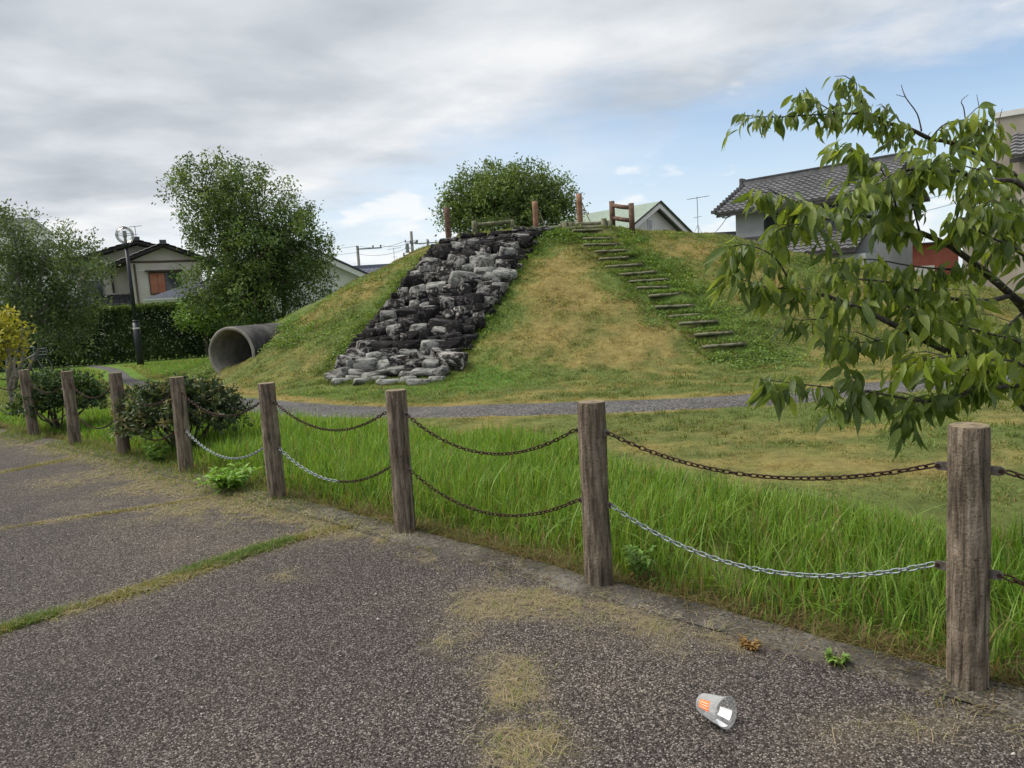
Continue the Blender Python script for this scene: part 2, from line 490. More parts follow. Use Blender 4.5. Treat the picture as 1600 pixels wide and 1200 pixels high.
M['trim_dark'] = mottled('trim_dark', (0.035, 0.033, 0.036), (0.075, 0.07, 0.07), 3, 0.7, 0.2)
M['trim_brown'] = mottled('trim_brown', (0.085, 0.06, 0.045), (0.13, 0.095, 0.075), 3, 0.7, 0.2)
M['trim_white'] = mottled('trim_white', (0.66, 0.66, 0.65), (0.74, 0.74, 0.73), 3, 0.6, 0.05)
M['shutter'] = mottled('shutter', (0.33, 0.125, 0.07), (0.41, 0.17, 0.10), 2, 0.6, 0.1)
M['glass'] = material('glass', lambda t: principled(t, (0.03, 0.035, 0.04), 0.06, spec=0.9))
M['rubber'] = mottled('rubber', (0.015, 0.015, 0.015), (0.03, 0.03, 0.03), 20, 0.8, 0.1)
M['pole'] = mottled('pole', (0.16, 0.155, 0.15), (0.24, 0.235, 0.225), 4, 0.9, 0.1)
M['wire'] = material('wire', lambda t: principled(t, (0.03, 0.03, 0.03), 0.6))
M['paper_line'] = mottled('paper_line', (.80, .55, .45), (.85, .65, .55), 60, .6)
M['weed_stem'] = mottled('weed_stem', (.10, .14, .04), (.14, .17, .05), 20, .7)
M['rope'] = mottled('rope', (0.20, 0.16, 0.10), (0.30, 0.25, 0.17), 40, 0.9, 0.3)
M['tread'] = mottled('tread', (0.075, 0.075, 0.032), (0.155, 0.125, 0.066), 6, 0.95, 0.8, 0.03)

M['grit'] = material('grit', lambda t: principled(t, t.n('Attribute', None, attribute_name='Col').outputs['Color'], .9, spec=.2))
# ------------------------------------------------------------------ terrain
_XS = [-3, -.9, .3, 3.6, 6.8, 9.1, 14.5, 18, 24]
_ZS = [3.42, 3.45, 3.62, 3.45, 2.95, 2.25, .95, .1, -.6]
POSTS = [(-8.27, 11.11), (-6.87, 9.97), (-5.67, 8.97), (-4.55, 8.07), (-3.29, 6.89), (-1.99, 5.68), (-.78, 4.61), (.39, 3.55), (1.6, 2.43), (2.8, 1.33)]
_PX = [-45] + [p[0] for p in POSTS] + [40]
_PY = [41] + [p[1] for p in POSTS] + [-33]
def fence_y(x): return np.interp(x, _PX, _PY)
def lawn_side(x, y): return (np.asarray(y, float) - fence_y(x)) * 0.74

PIPE_C, PIPE_A, PIPE_R = Vector((-6.72, 17.0, .66)), .30, .665
_pa = (math.sin(PIPE_A), math.cos(PIPE_A)); _pn = (_pa[1], -_pa[0])
def pipe_uv(x, y):
    dx, dy = x - PIPE_C.x, y - PIPE_C.y
    return dx * _pa[0] + dy * _pa[1], dx * _pn[0] + dy * _pn[1]

# stone cascade: corners on the slope (bottom left, bottom right, top right, top left)
CA = np.array([(-3.58, 14.22), (-1.30, 13.45), (1.0, 20.15), (-1.78, 20.1)])
def cascade_uv(x, y):
    """v up the slope 0..1, u across 0..1"""
    x = np.asarray(x, float); y = np.asarray(y, float)
    v = (y - 13.85) / (20.12 - 13.85)
    for _ in range(3):
        xl = CA[0, 0] + (CA[3, 0] - CA[0, 0]) * v; xr = CA[1, 0] + (CA[2, 0] - CA[1, 0]) * v
        u = (x - xl) / (xr - xl)
        yb = CA[0, 1] + (CA[1, 1] - CA[0, 1]) * np.clip(u, 0, 1); yt = CA[3, 1] + (CA[2, 1] - CA[3, 1]) * np.clip(u, 0, 1)
        v = (y - yb) / (yt - yb)
    return u, v

def slope(x, y):
    x = np.asarray(x, float); y = np.asarray(y, float)
    zr = (np.interp(x - .7, _XS, _ZS) + np.interp(x, _XS, _ZS) + np.interp(x + .7, _XS, _ZS)) / 3
    dx = np.where(x < -.9, (x + .9) * .95, 0)
    d = np.hypot(dx, y - 21.8) - 1.2
    sp = .5 * (d + np.sqrt(d * d + .5))
    raw = zr + .12 - .5 * sp
    z = .5 * (raw + np.sqrt(raw * raw + .12))
    m = np.clip(raw, 0, 1)
    z = z + m * (.05 * np.sin(1.3 * x + .7 * y) * np.sin(.9 * y - .5 * x + 1) + .03 * np.sin(2.9 * x - 1.7 * y + 2) * np.sin(2.3 * y + 1.1 * x))
    l, n = pipe_uv(x, y)                                   # hollow in front of the pipe mouth
    z = z * (1 - .93 * np.exp(-((l + .75) / .85) ** 2 - ((n + .35) / .85) ** 2))
    z = z + .05 * (fbm(x, y, .5, 2) - .5) + (.13 * (fbm(x, y, 1.3, 5) - .5) + .07 * (fbm(x, y, 3.6, 6, 2) - .5)) * np.clip(z * 2, 0, 1) * np.clip((3.9 - z) * 2, .3, 1)
    z = z - .035
    return z - .09 * sstep(-lawn_side(x, y), .02, .22)

STEPS = [(2.5, 20.2, .9), (2.6, 19.65, .95), (2.62, 19.1, .9), (2.82, 18.75, .9), (2.83, 18.42, .9), (3.02, 18.02, .85), (3.28, 17.59, .85), (3.48, 17.29, .85), (3.5, 16.86, .88), (3.67, 16.44, .8),
         (3.78, 16.02, .8), (3.92, 15.68, .75), (4.1, 15.2, .78), (4.28, 14.73, .8), (4.36, 14.28, .75), (4.45, 13.74, .75)]
_SY = np.array([s[1] for s in STEPS][::-1]); _SX = np.array([s[0] for s in STEPS][::-1])
_SZ = np.array([float(slope(s[0], s[1])) for s in STEPS][::-1]) + .035
def terrain(x, y):
    """the mound with the treads of the staircase cut into it"""
    x = np.asarray(x, float); y = np.asarray(y, float)
    z = slope(x, y)
    i = np.clip(np.searchsorted(_SY, y - .01) - 1, 0, len(_SY) - 1)
    lat = np.abs(x - np.interp(y, _SY, _SX))
    f = sstep(lat, .72, .5) * (y > _SY[0]) * (y < _SY[-1] + .3)
    return z + f * (np.clip(_SZ[i] - z, -.30, .10))

PATH = np.array([(20, 11.2), (9, 10.3), (6.8, 10.1), (5.3, 9.75), (3.4, 9.32), (1.1, 9.62), (-.2, 9.88), (-1.5, 10.2), (-2.8, 10.8), (-4.0, 11.75), (-5.6, 13.2), (-7.6, 15.4), (-9.8, 18.2), (-11.2, 20.3), (-14, 25), (-17, 28.5)])
def polyline_dist(x, y, pl):
    x = np.asarray(x, float); y = np.asarray(y, float)
    best = np.full(x.shape, 1e9); side = np.zeros(x.shape)
    for (ax, ay), (bx, by) in zip(pl[:-1], pl[1:]):
        ex, ey = bx - ax, by - ay
        t = np.clip(((x - ax) * ex + (y - ay) * ey) / (ex * ex + ey * ey), 0, 1)
        qx, qy = x - ax - t * ex, y - ay - t * ey
        d = np.hypot(qx, qy)
        s = np.sign(ex * qy - ey * qx)
        side = np.where(d < best, s, side); best = np.minimum(best, d)
    return best, side
PATH_HALF = .54

STEP_LINE = np.array([(s[0], s[1]) for s in STEPS] + [(4.6, 13.0)])

def gsum(x, y, blobs):
    t = np.zeros(np.shape(x))
    for cx, cy, rx, ry, a in blobs:
        t = t + a * np.exp(-((x - cx) / rx) ** 2 - ((y - cy) / ry) ** 2)
    return t
DRY = [(1.25, 17.3, 1.05, 1.9, .85), (1.4, 15.3, 1.5, 1.3, .55), (2.4, 14.0, 1.4, .8, .42), (3.2, 14.6, .7, .8, .4), (5.2, 19.3, 1.2, .9, .85), (6.7, 18.0, 1.6, 1.2, .55), (8.5, 16, 2, 2, .4),
       (-3.9, 19.0, .9, 1.3, .5), (-5.2, 18.3, .9, .9, .45), (-5.2, 15.7, .7, .6, .35), (3.2, 5.4, .55, .4, .95), (1.9, 7.0, 1.6, .6, .45), (3.6, 7.3, 1.3, .6, .45), (-11, 19.6, .9, 1.2, .8), (-9.4, 17.0, .8, .8, .5), (0.2, 13.6, 1.2, .5, .35), (5.6, 12.8, 1.5, 1, .3)]
LUSH = [(-2.6, 12.7, 2.4, .7, .8), (-.5, 13.2, .8, 1.0, .8), (-6, 13.5, 2, 1.6, .4), (-10, 23, 4, 4, .8), (.7, 19.2, .8, .8, .7), (4.9, 13.2, 1.0, 1.0, .7), (3.6, 17.2, .9, 2.8, .7), (4.5, 15, .8, 1.6, .6), (-4.4, 16.6, 1, .9, .45), (-2.9, 17.2, .5, 3, .45), (-8, 15.5, 1.2, 1.2, .5), (-.6, 15.8, .45, 2.2, .65), (.3, 18.0, .4, 1.5, .6)]
def lawn_color(x, y):
    n1, n2, n3 = fbm(x, y, .9, 1), fbm(x, y, 3.5, 4), fbm(x, y, .35, 9)
    d, side = polyline_dist(x, y, PATH)
    edge = np.where(side < 0, np.exp(-((d - PATH_HALF - .12) / .2) ** 2) * .95, np.exp(-((d - PATH_HALF) / .1) ** 2) * .5)
    dry = .88 * gsum(x, y, DRY) + 1.5 * (n1 - .5) + 1.1 * (n2 - .5) + .5 * (fbm(x, y, 11, 17) - .5) + edge + .20
    lush = np.clip(gsum(x, y, LUSH) + .9 * (n3 - .5), 0, 1) * (1 - np.clip(edge, 0, 1))
    dry = sstep(dry - .55 * lush, .0, 1.15)
    g = np.array([.112, .140, .042]); l = np.array([.095, .170, .034]); t = np.array([.222, .182, .068])
    c = g + (l - g) * lush[..., None]
    far = (sstep(y, 16, 21) * sstep(-x, 6, 8.5))[..., None]
    c = c + (np.array([.105, .20, .03]) - c) * far * .8
    dry = dry * (1 - .7 * far[..., 0])
    c = c + (t - c) * dry[..., None]
    ds, _ = polyline_dist(x, y, STEP_LINE)
    worn = (np.exp(-(ds / .45) ** 2) * sstep(n2 * .5 + fbm(x, y, 6, 80) * .5, .42, .62))[..., None]
    c = c + (np.array([.115, .088, .048]) - c) * worn * .6
    soil = (sstep(lawn_side(x, y), .75, .2) * (lawn_side(x, y) > -.3))[..., None]
    c = c + (np.array([.075, .062, .030]) - c) * soil * .85
    return c * (.78 + .44 * n2)[..., None], dry, lush

def grid_axis(a, b, step, outer_a, outer_b):
    return np.array(sorted(outer_a) + list(np.arange(a, b, step)) + sorted(outer_b))
gx = grid_axis(-14, 19, .13, [-600, -300, -150, -90, -60, -45, -36, -30, -26, -23, -20.5, -18.5, -17, -15.8, -14.8], [19.6, 20.6, 22, 24, 27, 31, 38, 50, 80, 150, 300, 600])
gy = grid_axis(1.0, 30, .13, [-200, -100, -50, -25, -12, -6, -3, -1, 0], [30.5, 31.5, 33, 36, 40, 46, 55, 70, 100, 160, 300, 600, 1200])
GX, GY = np.meshgrid(gx, gy)
GZ = terrain(GX, GY)
nx, ny = len(gx), len(gy)
lc, _, _ = lawn_color(GX, GY)
idx = np.arange(nx * ny).reshape(ny, nx)
quads = np.stack([idx[:-1, :-1], idx[:-1, 1:], idx[1:, 1:], idx[1:, :-1]], -1).reshape(-1, 4)
V = np.stack([GX, GY, GZ], -1).reshape(-1, 3)
cen = V[quads].mean(1)
l, n = pipe_uv(cen[:, 0], cen[:, 1])
ptop = PIPE_C.z + np.sqrt(np.clip(PIPE_R ** 2 - n * n, 0, None))
inside = (l > .14) & (l < 7.5) & (np.abs(n) < PIPE_R - .07) & (cen[:, 2] < ptop)
me = np_mesh('lawn_ground', V, quads[~inside], M['lawn'], lc.reshape(-1, 3), smooth=True)
ground = tag(link_mesh('lawn_ground', me), kind='structure')

# ------------------------------------------------------------------ plaza, kerb, path
STRAW = [(-.1, 3.37, .26, .17, 1), (.08, 3.3, .2, .12, .7), (-.34, 3.01, .1, .09, 1), (-.06, 2.5, .11, .22, .9), (-.02, 2.2, .13, .16, .9), (-.1, 2.75, .12, .15, .5), (-1.33, 3.94, .12, .08, .8), (.43, 3.05, .2, .1, .7), (.75, 2.85, .2, .1, .4),
         (-2.5, 5.5, .6, .28, .7), (-3.3, 6.3, .5, .28, .6), (-1.9, 5.1, .35, .2, .6), (-1.0, 4.5, .3, .14, .5), (-4.4, 6.9, .5, .4, .5), (1.3, 2.2, .35, .1, .3)]
STRIP = np.array([(-3.6, 2.5), (-2.68, 3.44), (-2.22, 3.82), (-1.73, 4.43), (-1.35, 4.75), (-1.0, 4.9)])
STRIP2 = np.array([(-3.95, 5.3), (-3.2, 5.62), (-2.6, 5.85), (-2.35, 6.05)])
STRIP3 = np.array([(-6.5, 6.7), (-5.58, 7.48), (-5.15, 8.1)])
def straw_density(x, y):
    s = gsum(x, y, STRAW)
    for pl, wd, a in ((STRIP, .085, 1.0), (STRIP2, .06, .8), (STRIP3, .09, .9)):
        d, _ = polyline_dist(x, y, pl)
        s = s + a * np.exp(-(d / wd) ** 2)
    b = -lawn_side(x, y)
    s = s + np.exp(-((b - .2) / .10) ** 2) * .55 * (fbm(x, y, 2.5, 3) > .45)
    s = s + sstep(-x, .7, 3.2) * np.exp(-((b - .25) / .28) ** 2) * .5
    return np.clip(s * 1.7 * sstep(fbm(x, y, 5, 7) * .6 + fbm(x, y, 17, 8, 3) * .4, .32, .62), 0, 1)
KOUT = .17 / .74
pxs = np.concatenate([[-60, -40, -25, -16, -12], np.arange(-9.5, 3.2, .06), [3.6, 4.5, 6, 9, 14, 22, 40]])
pts_ = np.concatenate([np.arange(0, 7, .06), [7.4, 8, 9, 11, 15, 25, 50]])
PXX, TT = np.meshgrid(pxs, pts_)
PYY = fence_y(PXX) - KOUT + .03 - TT
PZ = .004 + .012 * (fbm(PXX, PYY, .8, 6) - .5)
si = np.arange(PXX.size).reshape(PXX.shape)
q = np.stack([si[1:, :-1], si[1:, 1:], si[:-1, 1:], si[:-1, :-1]], -1).reshape(-1, 4)
sd = 1 - .8 * straw_density(PXX, PYY)
me = np_mesh('asphalt_plaza', np.stack([PXX, PYY, PZ], -1).reshape(-1, 3), q, M['asphalt'], np.repeat(sd.reshape(-1, 1), 3, 1), smooth=True)
tag(link_mesh('asphalt_plaza', me), kind='structure')

# kerb: a low worn concrete edging under the posts
ks = np.concatenate([np.arange(-12, 4.5, .07)])
prof = [(-.22, -.12), (-.215, .004), (-.19, .013), (-.06, .016), (.06, .014), (.10, .004), (.11, -.12)]
kv = []
for x in ks:
    for j, (o, z) in enumerate(prof):
        wob = .05 * (fbm(x, j, 5, 8) - .5) if 0 < j < 6 else 0
        kv.append((x, float(fence_y(x)) + o * 1.0 + wob * 1.6 + .05 * (fbm(x, 0, 1.1, 12) - .5) + (.06 * (fbm(x, 3, 7, 14) - .5) if j < 3 else 0), z + wob * .25))
kf = []
m = len(prof)
for i in range(len(ks) - 1):
    for j in range(m - 1):
        kf.append((i * m + j, (i + 1) * m + j, (i + 1) * m + j + 1, i * m + j + 1))
tag(link_mesh('concrete_kerb', np_mesh('concrete_kerb', kv, kf, M['kerb'], smooth=True)), kind='structure')

# footpath across the lawn
def resample(pl, step):
    pl = np.asarray(pl, float)
    for _ in range(3):     # smooth the corners
        a = pl[:-1] * .75 + pl[1:] * .25; b = pl[:-1] * .25 + pl[1:] * .75
        pl = np.concatenate([pl[:1], np.stack([a, b], 1).reshape(-1, 2), pl[-1:]])
    d = np.concatenate([[0], np.cumsum(np.hypot(*np.diff(pl, axis=0).T))])
    s = np.arange(0, d[-1], step)
    return np.stack([np.interp(s, d, pl[:, 0]), np.interp(s, d, pl[:, 1])], 1)
pc = resample(PATH, .12)
tg = np.gradient(pc, axis=0); tg /= np.linalg.norm(tg, axis=1)[:, None]
nr = np.stack([-tg[:, 1], tg[:, 0]], 1)
rows = []
offs = np.linspace(-1, 1, 9)
for k, o in enumerate(offs):
    wv = PATH_HALF * (1 - .60 * sstep(-pc[:, 0], 3.5, 6.5)) * o + (.10 * (fbm(pc[:, 0], pc[:, 1], 2.2, 20 + k) - .5) if abs(o) > .9 else 0)
    p = pc + nr * np.asarray(wv).reshape(-1, 1)
    z = terrain(p[:, 0], p[:, 1]) + .022 * (1 - abs(o) ** 6) - .004
    rows.append(np.column_stack([p, z]))
PV = np.stack(rows, 1)
pi_ = np.arange(PV.shape[0] * 9).reshape(-1, 9)
q = np.stack([pi_[:-1, :-1], pi_[:-1, 1:], pi_[1:, 1:], pi_[1:, :-1]], -1).reshape(-1, 4)
tag(link_mesh('footpath', np_mesh('footpath', PV.reshape(-1, 3), q[:, ::-1], M['path'], smooth=True)), kind='structure')

# ------------------------------------------------------------------ grass
def blades(P, h, wd, yaw, lean, cb, ct, segs=3):
    n = len(P)
    dirx, diry = np.cos(yaw), np.sin(yaw)
    sx_, sy_ = -diry, dirx
    rows, cols = [], []
    for j in range(segs + 1):
        t = j / segs
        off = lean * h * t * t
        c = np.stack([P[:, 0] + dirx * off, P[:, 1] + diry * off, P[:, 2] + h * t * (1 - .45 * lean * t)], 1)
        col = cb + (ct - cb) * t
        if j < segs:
            ww = wd * (1 - t) ** .6 * .5
            s = np.stack([sx_ * ww, sy_ * ww, 0 * ww], 1)
            rows += [c - s, c + s]; cols += [col, col]
        else:
            rows.append(c); cols.append(col)
    k = 2 * segs + 1
    V = np.stack(rows, 1).reshape(-1, 3); C = np.stack(cols, 1).reshape(-1, 3)
    f = []
    for j in range(segs - 1):
        a = 2 * j
        f += [(a, a + 1, a + 3), (a, a + 3, a + 2)]
    f.append((2 * segs - 2, 2 * segs - 1, 2 * segs))
    F = (np.arange(n)[:, None, None] * k + np.array(f)[None]).reshape(-1, 3)
    return V, F, C

TALL_EDGE_X = [-14, -9, -5.5, -3.01, -.71, .45, .85, 1.69, 2.29, 2.81, 4.5]
TALL_EDGE_Y = [17, 13.6, 11.3, 9.6, 8.2, 7.3, 6.2, 4.85, 4.3, 3.95, 2.6]
def tall_amount(x, y):
    b = lawn_side(x, y)
    e = np.interp(x, TALL_EDGE_X, TALL_EDGE_Y) - y + .8 * (fbm(x, y, 1.6, 15) - .5)
    return sstep(b, .02, .22) * sstep(e, -.25, .55)

def make_tall():
    n = 150000
    # denser close to the camera
    x = rng.uniform(-9.5, 4.2, n); b = rng.uniform(.09, 4.2, n)
    y = fence_y(x) + b / .74
    dist = np.hypot(x, y)
    keep = rng.random(n) < np.clip(6.0 / dist, .45, 1) * tall_amount(x, y)
    keep &= polyline_dist(x, y, PATH)[0] > PATH_HALF + .05
    keep &= fbm(x, y, 2.6, 31) > .27
    x, y = x[keep], y[keep]; n = len(x)
    ta = tall_amount(x, y)
    clump = fbm(x, y, 1.7, 30)
    left = sstep(-x, 3.5, 6)
    h = (.10 + .265 * ta * (.35 + 1.0 * clump) * rng.uniform(.55, 1.15, n)) * (1 - .35 * left) * np.where(x > 1.2, .95, 1.0)
    h *= .55 + .45 * sstep(lawn_side(x, y), .05, .5)
    z = terrain(x, y) - .01
    lean = rng.gamma(2.0, .22, n).clip(0, 1.3)
    yaw = rng.uniform(0, 2 * np.pi, n) + 0
    wd = rng.uniform(.005, .0125, n) * np.clip(np.hypot(x, y) / 5.5, .9, 1.6)
    lush = np.array([.115, .225, .026]); pale = np.array([.19, .29, .055]); dead = np.array([.22, .165, .075]); dk = np.array([.05, .125, .016])
    a = rng.random(n)[:, None]
    ct = np.where(a < .22, pale, np.where(a < .82, lush, np.where(a < .95, dk, dead)))
    ct = ct * rng.uniform(.75, 1.25, n)[:, None]
    ct = ct + (np.array([.13, .20, .05]) - ct) * (.5 * sstep(x - y * .0, .3, 2.2) * sstep(y, 5.2, 6.5))[:, None]
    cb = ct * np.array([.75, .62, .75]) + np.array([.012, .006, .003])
    b = lawn_side(x, y)
    brown = (rng.random(n) < .35 * sstep(b, .35, .05))[:, None]
    cb = np.where(brown, dead * .8, cb); ct = np.where(brown, dead, ct)
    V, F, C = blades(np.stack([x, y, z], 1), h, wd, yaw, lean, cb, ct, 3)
    o = link_mesh('tall_grass', np_mesh('tall_grass', V, F, M['grass_blade'], C))
    tag(o, 'bright green uncut tall grass growing behind the post and chain fence', 'grass', kind='stuff')
make_tall()

def make_seedheads():
    n = 700
    x = rng.uniform(-6, 3.6, n); b = rng.uniform(.15, 3.2, n)
    y = fence_y(x) + b / .74
    k = rng.random(n) < tall_amount(x, y)
    x, y = x[k], y[k]; n = len(x)
    P = np.stack([x, y, terrain(x, y)], 1)
    h = rng.uniform(.3, .5, n); lean = rng.uniform(.3, 1.3, n)
    c = np.array([.17, .26, .06]) * rng.uniform(.7, 1.2, n)[:, None]
    V, F, C = blades(P, h, rng.uniform(.006, .011, n), rng.uniform(0, 6.28, n), lean, c * .8, c, 6)
    tag(link_mesh('long_grass_blades', np_mesh('long_grass_blades', V, F, M['grass_blade'], C)), 'long arching grass blades rising above the tall grass', 'grass', kind='stuff')
make_seedheads()

def in_cascade(x, y, pad=.03):
    u, v = cascade_uv(x, y)
    return (u > -pad) & (u < 1 + pad) & (v > -.02) & (v < 1.03)

def make_lawn():
    n = 620000
    r = 3.2 + (31 - 3.2) * rng.random(n) ** .85
    a = rng.uniform(R(-44), R(44), n)
    x, y = r * np.sin(a), r * np.cos(a)
    keep = lawn_side(x, y) > .1
    keep &= polyline_dist(x, y, PATH)[0] > PATH_HALF - .03 + .10 * (fbm(x, y, 5, 40) - .5)
    keep &= ~in_cascade(x, y)
    keep &= rng.random(n) > tall_amount(x, y) * .9
    l, nn = pipe_uv(x, y)
    keep &= ~((l > -.02) & (l < 8) & (np.abs(nn) < PIPE_R + .02))
    keep &= y < 23.0 + 8 * (x < -4)
    x, y, r = x[keep], y[keep], r[keep]; n = len(x)
    c, dry, lush = lawn_color(x, y)
    z = terrain(x, y)
    tuft = fbm(x, y, 4.0, 41)
    h = (.020 + .0017 * r) * (.55 + .8 * lush + 1.1 * sstep(tuft, .4, .75)) * (1 - .3 * dry) * rng.uniform(.6, 1.3, n)
    wd = (.0045 + .0007 * r) * rng.uniform(.7, 1.3, n)
    c = c * (rng.uniform(.72, 1.32, n) * (.75 + .5 * fbm(x, y, 7, 43)))[:, None]
    straw = rng.random(n) < .12 + .25 * dry
    c = np.where(straw[:, None], np.array([.25, .19, .085]) * rng.uniform(.7, 1.2, n)[:, None], c)
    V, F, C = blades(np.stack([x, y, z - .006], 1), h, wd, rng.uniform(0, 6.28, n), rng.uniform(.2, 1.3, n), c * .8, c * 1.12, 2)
    tag(link_mesh('lawn_grass', np_mesh('lawn_grass', V, F, M['grass_blade'], C)), 'short patchy green and straw coloured grass covering the lawn and mound', 'grass', kind='stuff')
make_lawn()

def make_straw():
    n = 220000
    x = rng.uniform(-7, 2.2, n); y = rng.uniform(1.6, 9.5, n)
    b = -lawn_side(x, y)
    k = (b > -.08) & (b < 4) & (rng.random(n) < straw_density(x, y) ** 1.5 * np.clip(4.5 / np.hypot(x, y), .4, 1))
    x, y = x[k], y[k]; n = len(x)
    L = rng.uniform(.03, .11, n); yaw = rng.uniform(0, 6.28, n); bend = rng.uniform(-.3, .3, n)
    wd = rng.uniform(.0005, .0011, n) * np.clip(np.hypot(x, y) / 3.5, 1, 2)
    rows, cols = [], []
    tint = np.array([.30, .25, .16]) * rng.uniform(.6, 1.15, n)[:, None]
    tint = np.where(rng.random(n)[:, None] < .3, np.array([.20, .21, .075]), tint)
    for j in range(4):
        t = j / 3; ang = yaw + bend * t
        cx, cy = x + L * (t - .5) * np.cos(ang), y + L * (t - .5) * np.sin(ang)
        cz = np.where(b[k] > .19, .010, .028) + .006 * np.sin(t * 3.1) + rng.uniform(0, .004, n)
        rows += [np.stack([cx - wd * np.sin(ang), cy + wd * np.cos(ang), cz], 1), np.stack([cx + wd * np.sin(ang), cy - wd * np.cos(ang), cz], 1)]
        cols += [tint, tint]
    V = np.stack(rows, 1).reshape(-1, 3); C = np.stack(cols, 1).reshape(-1, 3)
    f = np.array([(2 * j, 2 * j + 1, 2 * j + 3, 2 * j + 2) for j in range(3)])
    F = (np.arange(n)[:, None, None] * 8 + f[None]).reshape(-1, 4)
    tag(link_mesh('dry_straw', np_mesh('dry_straw', V, F, M['grass_blade'], C)), 'dry yellow grass clippings and straw scattered over the asphalt', 'straw', kind='stuff')
make_straw()

def make_crack_grass():
    """low grass and moss growing in the asphalt joints and along the kerb"""
    n = 260000
    x = rng.uniform(-9, 2.4, n); y = rng.uniform(1.5, 11.5, n)
    d = np.zeros(n)
    for pl, wd, a in ((STRIP, .05, 1.0), (STRIP2, .035, .35), (STRIP3, .07, .9)):
        dd, _ = polyline_dist(x, y, pl)
        d = d + a * np.exp(-(dd / wd) ** 2)
    d = d * (fbm(x, y, 2.2, 50) > .43)
    b = -lawn_side(x, y)
    d = d + sstep(-x, .6, 2.4) * np.exp(-((b - .10) / .24) ** 2) * (fbm(x, y, 1.8, 51) > .38) * 1.3
    d = d + np.exp(-((b - .19) / .03) ** 2) * .25 * (fbm(x, y, 3, 52) > .58) + gsum(x, y, [(-.02, 2.25, .12, .13, .35), (-.08, 2.5, .1, .2, .3), (1.2, 2.61, .035, .03, 1.2), (1.45, 2.32, .05, .02, .9), (.42, 3.04, .05, .03, .7), (-.9, 4.75, .3, .08, .9)])
    k = (b > -.1) & (rng.random(n) < d)
    x, y, b = x[k], y[k], b[k]; n = len(x)
    h = rng.uniform(.012, .05, n) * (1 + 2.2 * sstep(-x, .8, 3) * np.exp(-((b + .05) / .22) ** 2))
    g = np.array([.10, .165, .03]); yl = np.array([.25, .22, .065])
    a = (rng.random(n) < .28 + .35 * (x > -.6))[:, None]
    c = np.where(a, yl, g) * rng.uniform(.7, 1.25, n)[:, None]
    V, F, C = blades(np.stack([x, y, np.where(b > .2, .002, .012)], 1), h, rng.uniform(.003, .006, n), rng.uniform(0, 6.28, n), rng.uniform(.3, 1.2, n), c * .75, c, 2)
    tag(link_mesh('creeping_grass', np_mesh('creeping_grass', V, F, M['grass_blade'], C)), 'creeping green grass growing in the asphalt joints and along the kerb', 'grass', kind='stuff')
make_crack_grass()

def strip_grass():
    """grass rooted in the joints between the asphalt slabs"""
    Ps = []
    for pl, wd, n in ((STRIP, .045, 15000), (STRIP2, .03, 3500), (STRIP3, .06, 6000)):
        q = resample(pl, .01); k = rng.integers(0, len(q), n)
        p = q[k] + rng.normal(size=(n, 2)) * wd * (.35 + .9 * fbm(q[k, 0], q[k, 1], 3, 70))[:, None]
        Ps.append(p)
    p = np.concatenate(Ps)
    keep = rng.random(len(p)) < sstep(fbm(p[:, 0], p[:, 1], 3.2, 71), .33, .55)
    p = p[keep]; n = len(p)
    green = sstep(fbm(p[:, 0], p[:, 1], 2.4, 72), .38, .6) * (p[:, 1] < 5.2)
    c = np.array([.21, .175, .06]) + (np.array([.085, .15, .028]) - np.array([.21, .175, .06])) * np.clip(green + rng.normal(size=n) * .25, 0, 1)[:, None]
    c = c * rng.uniform(.7, 1.25, n)[:, None]
    h = rng.uniform(.008, .032, n) * (1 + .8 * green)
    V, F, C = blades(np.stack([p[:, 0], p[:, 1], np.full(n, .002)], 1), h, rng.uniform(.003, .006, n), rng.uniform(0, 6.28, n), rng.uniform(.3, 1.3, n), c * .8, c, 2)
    tag(link_mesh('joint_grass', np_mesh('joint_grass', V, F, M['grass_blade'], C)), 'green and yellow grass strips rooted in the asphalt joints at the left', 'grass', kind='stuff')
strip_grass()

def thatch():
    """dead fringe where the tall grass meets the kerb"""
    n = 26000
    x = rng.uniform(-9, 3.4, n); b = np.abs(rng.normal(size=n)) * .09 + .055
    k = rng.random(n) < .35 + .65 * (fbm(x, b, 2.0, 73) > .45)
    x, b = x[k], b[k]; n = len(x)
    y = fence_y(x) + b / .74
    c = np.array([.20, .15, .07]) * rng.uniform(.55, 1.2, n)[:, None]
    c = np.where(rng.random(n)[:, None] < .25, np.array([.09, .14, .03]), c)
    V, F, C = blades(np.stack([x, y, terrain(x, y) + .0], 1), rng.uniform(.04, .15, n), rng.uniform(.002, .005, n), rng.uniform(0, 6.28, n), rng.uniform(.5, 1.8, n), c * .8, c, 3)
    tag(link_mesh('dead_grass', np_mesh('dead_grass', V, F, M['grass_blade'], C)), 'brown dead grass fringe along the inner edge of the kerb', 'grass', kind='stuff')
    n = 2600
    x = rng.uniform(-3, 2.3, n); b = rng.uniform(-.2, .12, n)
    k = fbm(x, b, 3.0, 74) > .5
    x, b = x[k], b[k]; n = len(x); y = fence_y(x) + b / .74
    c = np.array([.23, .18, .09]) * rng.uniform(.6, 1.1, n)[:, None]
    V, F, C = blades(np.stack([x, y, np.full(n, .018)], 1), rng.uniform(.006, .02, n), rng.uniform(.0015, .003, n), rng.uniform(0, 6.28, n), rng.uniform(2, 7, n), c, c, 4)
    V[:, 2] = np.clip(V[:, 2], .017, .04)
    tag(link_mesh('kerb_straw', np_mesh('kerb_straw', V, F, M['grass_blade'], C)), 'loose straw bits lying on top of the concrete kerb', 'straw', kind='stuff')
thatch()

